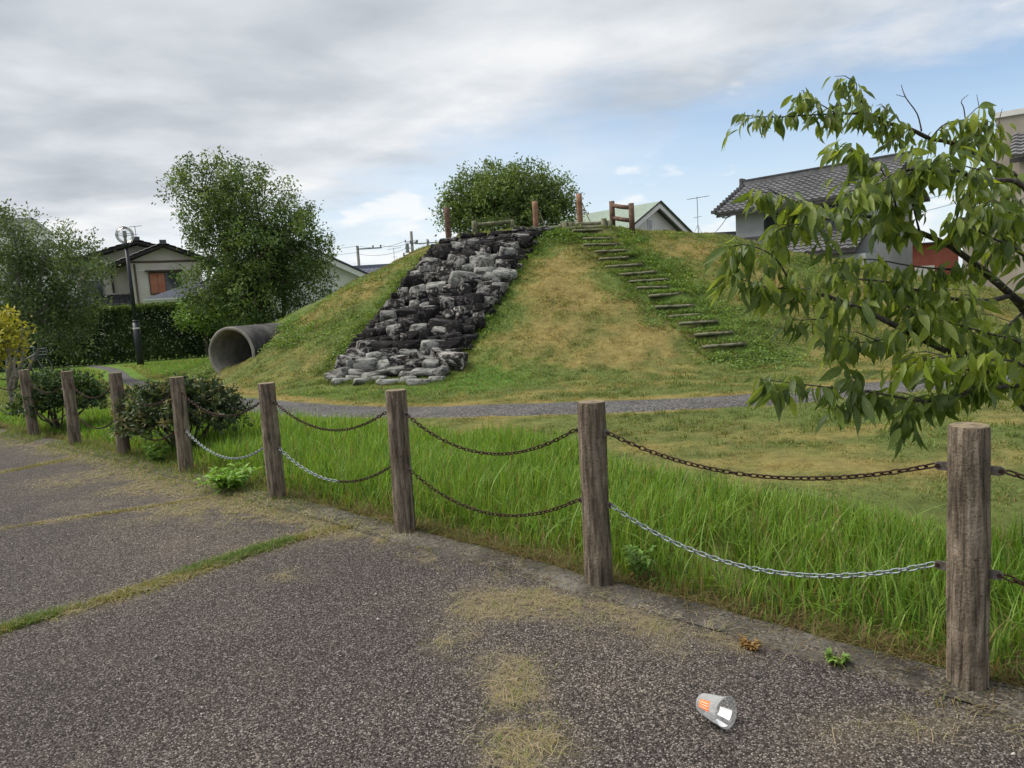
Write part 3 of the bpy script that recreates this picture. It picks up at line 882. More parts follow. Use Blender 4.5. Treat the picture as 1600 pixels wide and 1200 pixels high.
def tufts():
    """taller tussocks breaking up the short grass of the mound and lawn"""
    m = 5200
    r = 7 + 18 * rng.random(m) ** .9; a = rng.uniform(R(-40), R(42), m)
    x, y = r * np.sin(a), r * np.cos(a)
    k = (polyline_dist(x, y, PATH)[0] > PATH_HALF + .05) & ~in_cascade(x, y, .0) & (tall_amount(x, y) < .2) & (lawn_side(x, y) > .4)
    l_, n_ = pipe_uv(x, y)
    k &= ~((l_ > -.9) & (l_ < 8) & (np.abs(n_) < PIPE_R + .05)) & (fbm(x, y, 1.1, 75) > .44) & (y < 22.5)
    x, y, r = x[k], y[k], r[k]
    # rows of grass hiding the fronts of the log steps and the rock edges
    extra = []
    for sx_, sy_, L in STEPS:
        n = 60; extra.append(np.column_stack([sx_ + rng.uniform(-.75, .75, n) * L, sy_ - .11 + rng.normal(size=n) * .04]))
    for pl in (np.array([(-1.22, 13.5), (-.4, 15.7), (.5, 18.4), (1.1, 20.1)]), np.array([(-3.98, 14.5), (-3.0, 17.2), (-1.95, 20)]), np.array([(-3.9, 14.0), (-2.6, 13.55), (-1.3, 13.15)])):
        q = resample(pl, .02); kk = rng.integers(0, len(q), 260); extra.append(q[kk] + rng.normal(size=(260, 2)) * .07)
    ex = np.concatenate(extra)
    x = np.concatenate([x, ex[:, 0]]); y = np.concatenate([y, ex[:, 1]]); big = np.concatenate([np.full(len(r), 1.0), np.concatenate([np.full(60 * len(STEPS), 1.7), np.full(len(ex) - 60 * len(STEPS), 1.1)])])
    per = 16
    ci = np.repeat(np.arange(len(x)), per); n = len(ci)
    xx = x[ci] + rng.normal(size=n) * .045; yy = y[ci] + rng.normal(size=n) * .045
    c0, dry, lush = lawn_color(x, y)
    c0 = c0 * .6 + np.array([.10, .158, .036]) * .4
    c = (c0 * rng.uniform(.7, 1.25, len(x))[:, None])[ci] * rng.uniform(.8, 1.2, n)[:, None]
    h = (rng.uniform(.05, .13, len(x)) * big * (1 - .35 * dry))[ci] * rng.uniform(.5, 1.2, n)
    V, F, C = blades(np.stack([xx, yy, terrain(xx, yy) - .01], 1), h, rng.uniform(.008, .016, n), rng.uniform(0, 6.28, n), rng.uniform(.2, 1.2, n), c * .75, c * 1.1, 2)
    tag(link_mesh('grass_tussocks', np_mesh('grass_tussocks', V, F, M['grass_blade'], C)), 'scattered taller grass tussocks on the mound and along the log steps', 'grass', kind='stuff')
tufts()

def grit():
    n = 2600
    x = rng.uniform(-5, 2.4, n); t = rng.random(n) ** .8 * 4.2
    y = fence_y(x) - .26 - t
    k = (y > 1.3) & (fbm(x, y, 1.3, 90) > .40)
    x, y = x[k], y[k]; n = len(x)
    s_ = rng.gamma(2.0, .0013, n) + .0015
    octa = np.array([(1, 0, 0), (0, 1, 0), (-1, 0, 0), (0, -1, 0), (0, 0, .8), (0, 0, -.4)])
    V = octa[None] * (s_[:, None, None] * rng.uniform(.6, 1.3, (n, 6, 1))) + np.stack([x, y, np.full(n, .008)], 1)[:, None]
    F = (np.arange(n)[:, None, None] * 6 + np.array([(0, 1, 4), (1, 2, 4), (2, 3, 4), (3, 0, 4), (1, 0, 5), (2, 1, 5), (3, 2, 5), (0, 3, 5)])[None]).reshape(-1, 3)
    c = np.repeat(rng.choice([.08, .16, .28, .5], n)[:, None] * np.array([1, .93, .85]), 6, 0)
    tag(link_mesh('loose_grit', np_mesh('loose_grit', V.reshape(-1, 3), F, M['grit'], c)), 'loose pale grit and tiny stones scattered on the asphalt', 'grit', kind='stuff')
grit()
# ------------------------------------------------------------------ bollard posts and chains
POST_H, POST_R = .97, .0655
Z_UP, Z_DN = .815, .44
def post_body(seed):
    r = np.random.default_rng(seed)
    seg, ring = 40, 26
    vs, fs = [], []
    ph = r.uniform(0, 6.28, 6)
    for i in range(ring):
        z = POST_H * i / (ring - 1)
        for k in range(seg):
            a = 2 * math.pi * k / seg
            g = .032 * math.sin(9 * a + ph[0] + 1.5 * math.sin(4 * z + ph[1])) + .024 * math.sin(17 * a + ph[2] + 2 * math.sin(6 * z + ph[3])) + .018 * math.sin(2 * a + ph[4] + z)
            rr = POST_R * (1 + g + .02 * math.sin(7 * z + ph[5] + 2 * a)) * (1.05 - .05 * z / POST_H)
            if i == ring - 1: rr *= .965
            elif i == ring - 2: z2 = POST_H - .012
            vs.append((rr * math.cos(a), rr * math.sin(a), (POST_H - .010) if i == ring - 2 else z - (.10 if i == 0 else 0)))
    for i in range(ring - 1):
        for k in range(seg):
            k2 = (k + 1) % seg
            fs.append((i * seg + k, i * seg + k2, (i + 1) * seg + k2, (i + 1) * seg + k))
    return vs, fs, seg, ring

POST_LABELS = ['weathered wood-look post cut off by the left edge of the picture', 'weathered wood-look post in front of the left side of the rounder dark shrub', 'weathered wood-look post in front of the right side of the rounder dark shrub',
               'weathered wood-look post standing between the two dark shrubs', 'weathered wood-look post directly in front of the wider loose shrub', 'weathered wood-look post just right of the wider loose shrub',
               'weathered wood-look post below the foot of the stone cascade', 'weathered wood-look post in the middle of the tall grass, second nearest', 'largest and nearest weathered wood-look post with yellow lichen, at the right']
TILTS = [(0, 0), (.01, -.01), (0, .015), (-.02, .0), (.0, .01), (.01, .005), (0, .012), (.0, .008), (0, -.004)]
attach = []
for i, (x, y) in enumerate(POSTS[:9]):
    p = empty('fence_post', (x, y, 0.0))
    p.rotation_euler = (TILTS[i][0], TILTS[i][1], 0)
    tag(p, POST_LABELS[i], 'post', 'posts of the chain fence')
    vs, fs, seg, ring = post_body(40 + i)
    wid = [1.03, 1.0, .98, 1.03, .97, 1.02, 1.0, 1.04, .97][i]
    vs = [(a * wid, b * wid, c) for a, b, c in vs]
    body = link_mesh('post_body', np_mesh('post_body', vs, fs, M['post'], smooth=True), p)
    top = [vs[(ring - 1) * seg + k] for k in range(seg)]
    t = MB(); t.add(top + [(0, 0, POST_H + .004)], [(k, (k + 1) % seg, seg) for k in range(seg)])
    t.build('post_top', M['post_top'], p)
    # plates that carry the chains, along the fence direction on both sides
    nb = POSTS[i + 1]; pv_ = POSTS[i - 1] if i else (2 * x - nb[0], 2 * y - nb[1])
    d0 = Vector((nb[0] - pv_[0], nb[1] - pv_[1], 0)).normalized()
    for s in (-1, 1):
        for zc_ in (Z_UP, Z_DN):
            mb = MB()
            Mx = Matrix.Rotation(math.atan2(d0.y * s, d0.x * s), 4, 'Z')
            a0, a1 = POST_R - .02, POST_R + .042
            pr = [(a0, 0, -.016), (a1 - .014, 0, -.016), (a1 - .004, 0, -.011), (a1, 0, 0), (a1 - .004, 0, .011), (a1 - .014, 0, .016), (a0, 0, .016)]
            mb.prism([Mx @ Vector((q0, -.004, q2 + zc_)) for q0, q1, q2 in pr], Mx @ Vector((0, .008, 0)))
            br = mb.build('chain_plate', M['bracket'], p)
            ring_ = MB()
            c = Mx @ Vector((a1 - .012, 0, zc_))
            ax_d, ax_z = Mx @ Vector((1, 0, 0)), Vector((0, 0, 1))
            ring_.tube([c + Mx @ Vector((0, -.008, 0)), c + Mx @ Vector((0, .008, 0))], .0085, 8)
            ring_.build('eye', M['rust'], br)

def link_shape(rw=.0033, half=.0155, wid=.0082):
    """stadium-shaped chain link along X in the XY plane"""
    pts = []
    for k in range(5):
        a = -math.pi / 2 + math.pi * k / 4
        pts.append((half - wid + wid * 2 * .5 * math.cos(a) * 1.0 + .0, wid * math.sin(a)))
    for k in range(5):
        a = math.pi / 2 + math.pi * k / 4
        pts.append((-half + wid + wid * math.cos(a), wid * math.sin(a)))
    n, sg = len(pts), 6
    vs, fs = [], []
    for i, (a, b) in enumerate(pts):
        p0, p1 = pts[i - 1], pts[(i + 1) % n]
        t = Vector((p1[0] - p0[0], p1[1] - p0[1], 0)).normalized()
        nn = Vector((t.y, -t.x, 0))
        for k in range(sg):
            an = 2 * math.pi * k / sg
            vs.append(Vector((a, b, 0)) + nn * rw * math.cos(an) + Vector((0, 0, 1)) * rw * math.sin(an))
    for i in range(n):
        for k in range(sg):
            fs.append((i * sg + k, ((i + 1) % n) * sg + k, ((i + 1) % n) * sg + (k + 1) % sg, i * sg + (k + 1) % sg))
    return vs, fs
LV, LF = link_shape(.0034, .0192, .0088)
LINK = {}
for mname in ('rust', 'zinc'):
    mb = MB(); mb.add(LV, LF); LINK[mname] = mb.mesh('chain_link', M[mname], True)
PITCH_L = .031

def chain(i, z0, z1, sag, mats, label, parts=True):
    a, b = Vector((*POSTS[i], z0)), Vector((*POSTS[i + 1], z1))
    d = (b - a); dh = Vector((d.x, d.y, 0)).normalized()
    a = a + dh * (POST_R + .042); b = b - dh * (POST_R + .042)
    L = 400
    P = [a.lerp(b, t / L) - Vector((0, 0, sag * 4 * (t / L) * (1 - t / L))) for t in range(L + 1)]
    cum = [0]
    for p, q in zip(P[:-1], P[1:]): cum.append(cum[-1] + (q - p).length)
    n = int(cum[-1] / PITCH_L)
    pitch = cum[-1] / n
    e = empty('chain', a); tag(e, label, 'chain', 'chains of the post fence')
    joined = MB()
    for k in range(n):
        s = (k + .5) * pitch
        j = int(np.searchsorted(cum, s)); j = min(max(j, 1), L)
        f = (s - cum[j - 1]) / max(cum[j] - cum[j - 1], 1e-9)
        p = P[j - 1].lerp(P[j], f); t = (P[j] - P[j - 1]).normalized()
        tw = (math.pi / 2 if k % 2 else 0) + random.uniform(-.22, .22) + math.radians(40)
        q = t.to_track_quat('X', 'Z').to_matrix().to_4x4() @ Matrix.Rotation(tw, 4, 'X')
        mt = mats if isinstance(mats, str) else (mats[0] if k < n * mats[2] else mats[1])
        if parts:
            o = link_mesh('chain_link', LINK[mt], e)
            q.translation = p - a
            o.matrix_local = q
        else:
            q.translation = p - a
            joined.add([q @ v for v in LV], LF)
    if not parts:
        o = joined.build('chain_links', M[mats if isinstance(mats, str) else mats[0]], e, True)
        o['kind'] = 'stuff'
UP = ['rusty upper chain at the far left, ending at the leftmost post', 'rusty upper chain passing in front of the rounder dark shrub', 'rusty upper chain right of the rounder dark shrub', 'rusty upper chain on the left of the wider loose shrub',
      'rusty upper chain emerging on the right of the wider loose shrub', 'dark rusty upper chain hanging below the foot of the stone cascade', 'dark rusty upper chain across the middle of the tall grass', 'longest dark rusty upper chain, ending at the nearest post', 'rusty upper chain leaving the nearest post to the right']
DN = ['rusty lower chain at the far left, ending at the leftmost post', 'rusty lower chain passing in front of the rounder dark shrub', 'rusty lower chain right of the rounder dark shrub', 'rusty lower chain on the left of the wider loose shrub',
      'shiny galvanised lower chain below the wider loose shrub', 'lower chain that is galvanised on the left and rusty on the right', 'dark rusty lower chain across the middle of the tall grass', 'long pale galvanised lower chain, ending at the nearest post', 'rusty lower chain leaving the nearest post to the right']
SU = [.16, .15, .16, .17, .17, .17, .19, .125, .10]; SD = [.15, .15, .16, .17, .18, .18, .18, .17, .10]
ML = {4: 'zinc', 5: ('zinc', 'rust', .55), 7: 'zinc'}
for i in range(9):
    near = i >= 5
    chain(i, Z_UP, Z_UP, SU[i], 'rust', UP[i], near)
    chain(i, Z_DN, Z_DN, SD[i], ML.get(i, 'rust'), DN[i], near)
# ------------------------------------------------------------------ concrete tunnel pipe
def make_pipe():
    p = empty('concrete_pipe', (PIPE_C.x, PIPE_C.y, PIPE_C.z - PIPE_R), -PIPE_A)
    tag(p, 'large grey concrete tunnel pipe sticking out of the grassy mound', 'pipe')
    seg = 48
    Ri, Ro, Ln = PIPE_R - .085, PIPE_R, 7.5
    def ringed(profile, name, mat):
        vs, fs = [], []
        for (rr, yy) in profile:
            for k in range(seg):
                a = 2 * math.pi * k / seg
                ch = 1 + (.006 * math.sin(11 * a + 1) * math.sin(5 * a) if yy < .05 else 0)
                vs.append((rr * ch * math.cos(a), yy, PIPE_R + rr * ch * math.sin(a)))
        for i in range(len(profile) - 1):
            for k in range(seg):
                k2 = (k + 1) % seg
                fs.append((i * seg + k, i * seg + k2, (i + 1) * seg + k2, (i + 1) * seg + k))
        return link_mesh(name, np_mesh(name, vs, fs, mat, smooth=True), p)
    ringed([(Ro - .004, .03), (Ro, .05), (Ro, 1.2), (Ro, 2.4), (Ro, Ln)], 'outer_wall', M['pipe_outside'])
    ringed([(Ri, Ln), (Ri, 3.6), (Ri, 2.43), (Ri + .012, 2.42), (Ri + .012, 2.40), (Ri, 2.39), (Ri, 1.2), (Ri, .03), (Ri + .012, .004)], 'inner_wall', M['concrete'])
    ringed([(Ri + .012, .004), (Ri + .03, 0), (Ro - .03, 0), (Ro - .008, .012), (Ro - .004, .03)], 'rim', M['concrete'])
make_pipe()

# ------------------------------------------------------------------ stone cascade
def boulder(seed, **_):
    """angular block: hull of jittered box corners and a few face points"""
    r = np.random.default_rng(seed)
    pts = []
    for sx_ in (-1, 1):
        for sy_ in (-1, 1):
            for sz_ in (-1, 1):
                if r.random() < .8:
                    pts.append((sx_ * r.uniform(.55, 1), sy_ * r.uniform(.55, 1), sz_ * r.uniform(.6, 1)))
                else:
                    for _ in range(2):
                        q = np.array([sx_, sy_, sz_]) * r.uniform(.35, 1, 3); pts.append(tuple(q))
    for _ in range(5):
        n = r.normal(size=3); n /= np.abs(n).max(); pts.append(tuple(n * r.uniform(.75, .98)))
    bm = bmesh.new()
    for p in pts: bm.verts.new(p)
    h = bmesh.ops.convex_hull(bm, input=bm.verts)
    bmesh.ops.delete(bm, geom=[v for v in h['geom_interior'] if isinstance(v, bmesh.types.BMVert)], context='VERTS')
    bmesh.ops.bevel(bm, geom=bm.edges[:], offset=.07, segments=1, affect='EDGES', clamp_overlap=True)
    bmesh.ops.triangulate(bm, faces=bm.faces[:])
    bm.verts.index_update()
    v = np.array([q.co[:] for q in bm.verts]); f = [[q.index for q in fc.verts] for fc in bm.faces]
    bm.free()
    v = v - (v.max(0) + v.min(0)) / 2
    return v / np.abs(v).max(0) * .5, f
STONES = []
for k in range(16):
    v, f = boulder(100 + k, cuts=11, sub=2 if k % 3 else 3)
    STONES.append((v, f))
def stone_mesh(k, mat):
    v, f = STONES[k]
    return np_mesh('stone', v, f, mat)
SM = {(k, mn): stone_mesh(k, M[mn]) for k in range(16) for mn in ('stone_pale', 'stone_mottled', 'stone_black')}

def casc_xy(u, v):
    b = CA[0] * (1 - u) + CA[1] * u; t = CA[3] * (1 - u) + CA[2] * u
    return b * (1 - v) + t * v

def make_cascade():
    r = random.Random(5)
    c0 = casc_xy(.5, 0)
    base = Vector((c0[0], c0[1], 0))
    e = empty('stone_cascade', base)
    tag(e, 'steep dry cascade of black and pale grey rocks on the mound', 'rock cascade')
    # stepped dark bed under the rocks
    nrow = 20
    vs, fs = [], []
    nu = 14
    def zt(u, v):
        x, y = casc_xy(u, v)
        return float(terrain(x, y))
    for i in range(nrow + 1):
        v = i / nrow
        for lift in (0, 1):
            if i == nrow and lift: continue
            for j in range(nu + 1):
                u = -.02 + 1.04 * j / nu
                x, y = casc_xy(u, v)
                zz_ = zt(u, v) + (.02 if not lift else .02) if not lift else zt(u, min(1, v + .75 / nrow)) + .04
                yy = y + (.02 if lift else 0)
                edge_ = -.12 if j in (0, nu) else 0
                vs.append((x - base.x, yy - base.y, zz_ + edge_ + r.uniform(-.02, .02)))
    nr_ = len(vs) // (nu + 1)
    for i in range(nr_ - 1):
        for j in range(nu):
            a = i * (nu + 1) + j
            fs.append((a, a + 1, a + nu + 2, a + nu + 1))
    link_mesh('bed', np_mesh('bed', vs, fs, M['bed']), e)
    cnt = 0
    def put(u, v, w_, d_, h_, mn, lift=0.0, tilt=.18, yaw=None, k=None):
        nonlocal cnt
        x, y = casc_xy(u, v)
        z = float(terrain(x, y))
        o = link_mesh('stone', SM[(r.randrange(16) if k is None else k, mn)], e)
        o.location = (x - base.x, y - base.y, z + lift)
        o.scale = (w_, d_, h_)
        o.rotation_euler = (r.uniform(-tilt, tilt), r.uniform(-tilt, tilt), r.uniform(-.5, .5) if yaw is None else yaw)
        cnt += 1
    Ws = 2.6
    nrows = 21
    for i in range(nrows):
        v = .015 + .90 * i / (nrows - 1)
        u = r.uniform(-.02, .06)
        while u < .985:
            big = r.random()
            wd = (r.uniform(.22, .40) if big < .74 else r.uniform(.42, .62)) * (1.12 if v > .45 else 1)
            if i < 2: wd *= 1.1
            du = wd / Ws * .84
            uc = u + du / 2
            if uc > 1.0: break
            hh = r.uniform(.18, .32) if big < .74 else r.uniform(.24, .42)
            dp = r.uniform(.34, .55)
            t = r.random()
            pale_p = .52 if v < .10 else (.12 if v < .30 else (.12 if v < .45 else (.36 if v < .82 else .05)))
            black_p = .05 if v < .13 else (.64 if v < .30 else (.52 if v < .45 else (.20 if v < .82 else .75)))
            if .32 < v < .5: pale_p += .25 * (uc < .35)
            if v > .45 and v < .84: pale_p += .22 * (uc > .45)
            mn = 'stone_pale' if t < pale_p else ('stone_black' if t < pale_p + black_p else 'stone_mottled')
            if i == 0: hh = r.uniform(.10, .2); mn = 'stone_pale'
            put(uc, v + r.uniform(-.013, .013), wd, dp, hh, mn, lift=hh * .26 + r.uniform(-.02, .06))
            u += du
    # some boulders standing proud of the rows
    for u, v, a, b, c, mn, ln in [(.62, .52, .62, .5, .50, 'stone_pale', .2), (.78, .60, .34, .3, .62, 'stone_pale', .2), (.50, .66, .34, .35, .50, 'stone_mottled', .2), (.66, .68, .52, .45, .34, 'stone_pale', .18), (.42, .46, .34, .4, .36, 'stone_mottled', .15),
                                  (.60, .40, .40, .4, .42, 'stone_mottled', .2), (.86, .72, .3, .3, .56, 'stone_pale', .2), (.30, .08, .50, .42, .34, 'stone_pale', .12), (.14, .06, .5, .45, .22, 'stone_pale', .1), (.78, .07, .42, .36, .28, 'stone_mottled', .08),
                                  (.57, .10, .4, .35, .2, 'stone_pale', .1), (.70, .47, .28, .4, .5, 'stone_mottled', .1), (.22, .50, .42, .4, .4, 'stone_pale', .14), (.05, .66, .3, .3, .34, 'stone_pale', .1), (.62, .80, .34, .3, .34, 'stone_mottled', .15), (.80, .80, .3, .3, .42, 'stone_mottled', .15),
                                  (.45, .28, .36, .36, .4, 'stone_black', .16), (.8, .24, .6, .4, .42, 'stone_black', .12), (.92, .17, .5, .4, .34, 'stone_black', .08)]:
        put(u, v, a, b, c, mn, ln, .25)
    # flat dark ledges along the crest
    for i in range(4):
        v = .90 + .033 * i
        u = .0
        while u < .99:
            wd = r.uniform(.35, .8); du = wd / 2.75
            put(u + du / 2, v, wd * 1.06, .36, .16, 'stone_black' if r.random() < .7 else 'stone_mottled', .07 + .05 * (i == 3), .05, .03)
            u += du
    # small dark edging blocks up the left side
    for i in range(26):
        put(-.035 + r.uniform(-.012, .012), .14 + .86 * i / 25, r.uniform(.18, .3), .26, r.uniform(.14, .2), 'stone_black', .06, .1)
    for i in range(14):
        put(1.02 + r.uniform(-.015, .015), .10 + .86 * i / 13, r.uniform(.16, .28), .24, r.uniform(.12, .18), 'stone_black' if r.random() < .6 else 'stone_mottled', .02, .1)
    # loose flat stones at the foot
    for u, dv, a in [(.0, .0, .36), (.05, -.025, .32), (.13, -.045, .42), (.22, -.02, .34), (.34, -.05, .42), (.46, -.025, .36), (.58, -.055, .46), (.72, -.03, .38), (.84, -.05, .5), (.97, -.02, .36), (.05, -.005, .3)]:
        put(u, dv, a, .3, .13, 'stone_pale', .02, .06)
make_cascade()

# ------------------------------------------------------------------ log steps
def log_mesh(name, L, r_, mat, seed, ends=True):
    rr = random.Random(seed)
    mb = MB()
    n = 7
    pts = [(-L / 2 + L * i / (n - 1), .012 * math.sin(i * 1.7 + seed), .006 * math.cos(i * 2.1 + seed)) for i in range(n)]
    mb.tube(pts, [r_ * rr.uniform(.92, 1.05) for _ in range(n)], 10)
    return mb.mesh(name, mat, True)
def make_steps():
    b = Vector((4.5, 13.7, 0))
    e = empty('log_staircase', b)
    tag(e, 'overgrown staircase of half buried logs climbing the mound', 'staircase')
    lm = [log_mesh('log', 1.0, .075, M['log'], k) for k in range(4)]
    for i, (x, y, L) in enumerate(STEPS):
        o = link_mesh('log', lm[i % 4], e)
        z = float(slope(x, y)) + .035
        o.location = (x - b.x, y - b.y, z - .038)
        o.scale = (L * (.85 + .4 * random.random()), .75, .5)
        o.rotation_euler = (0, random.uniform(-.035, .035), .12 + random.uniform(-.07, .07))
make_steps()

# ------------------------------------------------------------------ timber on the summit
def stump(x, y, h, r_, mat, label, cat='post', group=None, rope=None, lean=(0, 0)):
    z = float(terrain(x, y)) - .12
    e = empty('timber_post', (x, y, z)); e.rotation_euler = (lean[0], lean[1], 0)
    tag(e, label, cat, group)
    mb = MB(); n = 6
    mb.tube([(0, 0, h * i / (n - 1)) for i in range(n)], [r_ * random.uniform(.95, 1.04) for _ in range(n)], 14)
    mb.build('shaft', mat, e, True)
    mb = MB(); mb.tube([(0, 0, h), (0, 0, h + .012)], [r_ * .93, r_ * .86], 14); mb.build('cut_end', M['post_top'], e)
    if rope:
        mb = MB()
        a, c = Vector((r_, 0, h * .78)), Vector(rope)
        mb.tube([a.lerp(c, t / 6) - Vector((0, 0, .05 * math.sin(math.pi * t / 6))) for t in range(7)], .014, 6)
        mb.build('rope', M['rope'], e)
    return e

stump(-1.58, 20.9, 1.05, .085, M['log_brown'], 'dark brown timber post at the left end of the mound summit', group='timber posts on the mound summit')
stump(.98, 20.75, .94, .085, M['log_orange'], 'orange-brown timber post with a rope at the top of the cascade', group='timber posts on the mound summit', rope=(.30, -.1, .18))
stump(2.28, 20.95, 1.12, .085, M['log_orange'], 'tall orange-brown timber post behind the top log step', group='timber posts on the mound summit', rope=(.32, -.2, .2))

def rail_fence(p0, p1, h0, h1, rails, label):
    a, c = Vector(p0), Vector(p1)
    e = empty('log_rail', a); tag(e, label, 'log rail')
    for q, h in ((a, h0), (c, h1)):
        mb = MB(); qq = q - a
        mb.tube([qq + Vector((0, 0, -.2)), qq + Vector((0, 0, h * .5)), qq + Vector((0, 0, h))], [.082, .08, .078], 12)
        mb.build('post', M['log_brown'] if len(rails) > 1 else M['log'], e, True)
    for z in rails:
        mb = MB(); mb.tube([Vector((0, 0, z[0])), (c - a) * .5 + Vector((0, 0, (z[0] + z[1]) / 2 - .01)), (c - a) + Vector((0, 0, z[1]))], .062, 10)
        mb.build('rail', M['log_brown'] if len(rails) > 1 else M['log'], e, True)
tz = lambda x, y: float(terrain(x, y))
rail_fence((-.82, 21.3, tz(-.82, 21.3)), (.30, 21.6, tz(.30, 21.6)), .42, .32, [(.30, .27)], 'low single log rail on two short posts above the cascade')
rail_fence((3.22, 20.9, tz(3.22, 20.9) - .05), (3.68, 20.35, tz(3.68, 20.35) - .02), .80, .84, [(.68, .72), (.33, .36)], 'two-rail log fence beside the top of the staircase')
def crest_logs():
    e = empty('crest_logs', (2.3, 20.55, tz(2.3, 20.55)))
    tag(e, 'stacked logs edging the summit above the staircase', 'logs')
    for (x, y, z, L) in ((.05, 0, .10, 1.35), (.1, -.16, -.02, 1.2), (-.9, .1, .06, .55)):
        o = link_mesh('log', log_mesh('log', L, .075, M['log'], int(x * 10)), e); o.location = (x, y, z); o.rotation_euler = (0, 0, .1)
    for x, h in ((-.52, .2), (.60, .22), (-.34, .19), (.75, .16)):
        mb = MB(); mb.tube([(x, -.12, -.25), (x, -.12, h)], [.085, .08], 12); mb.build('stake', M['log'], e, True)
crest_logs()

# ------------------------------------------------------------------ leaf scatter helper
def leaf_cards(P, D, N, L, W, col, fold=.25):
    """rhombic leaves: P base points, D directions, N approx normals"""
    n = len(P)
    D = D / np.linalg.norm(D, axis=1)[:, None]
    S = np.cross(D, N); S /= (np.linalg.norm(S, axis=1)[:, None] + 1e-9)
    Nn = np.cross(S, D)
    L = np.broadcast_to(L, (n,))[:, None]; W = np.broadcast_to(W, (n,))[:, None]
    mid = P + D * L * .45
    V = np.stack([P, mid + S * W * .5 + Nn * W * fold, P + D * L - Nn * L * .08, mid - S * W * .5 + Nn * W * fold], 1).reshape(-1, 3)
    b = np.arange(n)[:, None] * 4
    F = np.concatenate([b + np.array([[0, 1, 2]]), b + np.array([[0, 2, 3]])], 1).reshape(-1, 3)
    C = np.repeat(col, 4, 0)
    return V, F, C
def unit(n, g=None):
    v = (g or rng).normal(size=(n, 3)); return v / np.linalg.norm(v, axis=1)[:, None]

def make_mound_weeds():
    # broad-leaved weeds: thick along the staircase and the rock edges, scattered elsewhere
    seeds = []
    def line(pl, n, s, h):
        pl = resample(pl, .05)
        k = rng.integers(0, len(pl), n)
        seeds.append(np.column_stack([pl[k] + rng.normal(size=(n, 2)) * s, np.full(n, h)]))
    line(STEP_LINE, 300, .36, .07)
    line(STEP_LINE + np.array([.8, .1]), 260, .38, .08)
    line(np.array([(-3.95, 14.6), (-3.2, 17), (-1.95, 20)]), 80, .2, .07)
    line(np.array([(-1.1, 14), (.3, 17.5), (1.2, 20)]), 70, .16, .07)
    line(np.array([(1.0, 20.1), (2.1, 19.7)]), 130, .28, .12)
    line(np.array([(2.4, 16.5), (3.2, 14.6)]), 24, .25, .10)
    line(np.array([(-5.0, 16.4), (-5.9, 18.7)]), 120, .28, .12)
    line(np.array([(-5.5, 18.6), (-2.6, 19.4)]), 70, .5, .07)
    line(np.array([(-5, 16.5), (-3.5, 17.5)]), 50, .6, .06)
    line(np.array([(5, 19.8), (9, 19.0)]), 80, .7, .07)
    line(np.array([(6, 16.5), (9, 16.5)]), 120, 1.2, .07)
    line(np.array([(-7.9, 16.2), (-7.4, 17.4)]), 30, .12, .10)
    S = np.concatenate(seeds)
    ok = ~in_cascade(S[:, 0], S[:, 1], -.01)
    S = S[ok]
    per = 16
    n = len(S) * per
    c = np.repeat(S, per, 0)
    off = rng.normal(size=(n, 2)) * .085
    x, y = c[:, 0] + off[:, 0], c[:, 1] + off[:, 1]
    z = terrain(x, y) + rng.random(n) * c[:, 2] + .005
    P = np.stack([x, y, z], 1)
    D = unit(n) * np.array([1, 1, .4]) + np.array([0, 0, .35])
    N = unit(n) * .5 + np.array([0, 0, 1.0])
    base = np.array([.088, .150, .034]) * rng.uniform(.7, 1.35, len(S))[:, None] * np.where(rng.random(len(S))[:, None] < .25, np.array([1.35, 1.15, .9]), 1)
    col = np.repeat(base, per, 0) * rng.uniform(.8, 1.2, n)[:, None]
    V, F, C = leaf_cards(P, D, N, rng.uniform(.045, .085, n), rng.uniform(.022, .042, n), col)
    tag(link_mesh('mound_weeds', np_mesh('mound_weeds', V, F, M['foliage'], C)), 'leafy green weeds creeping over the steps and edges of the mound', 'weeds', kind='stuff')
make_mound_weeds()
# ------------------------------------------------------------------ trees behind
def bent(a, b, k=5, amp=.08, seed=0):
    r = random.Random(seed)
    a, b = Vector(a), Vector(b)
    L = (b - a).length
    out = []
    for i in range(k + 1):
        t = i / k
        s = math.sin(math.pi * t) * amp * L
        out.append(a.lerp(b, t) + Vector((r.uniform(-1, 1) * s, r.uniform(-1, 1) * s, r.uniform(-.3, .3) * s)))
    return out

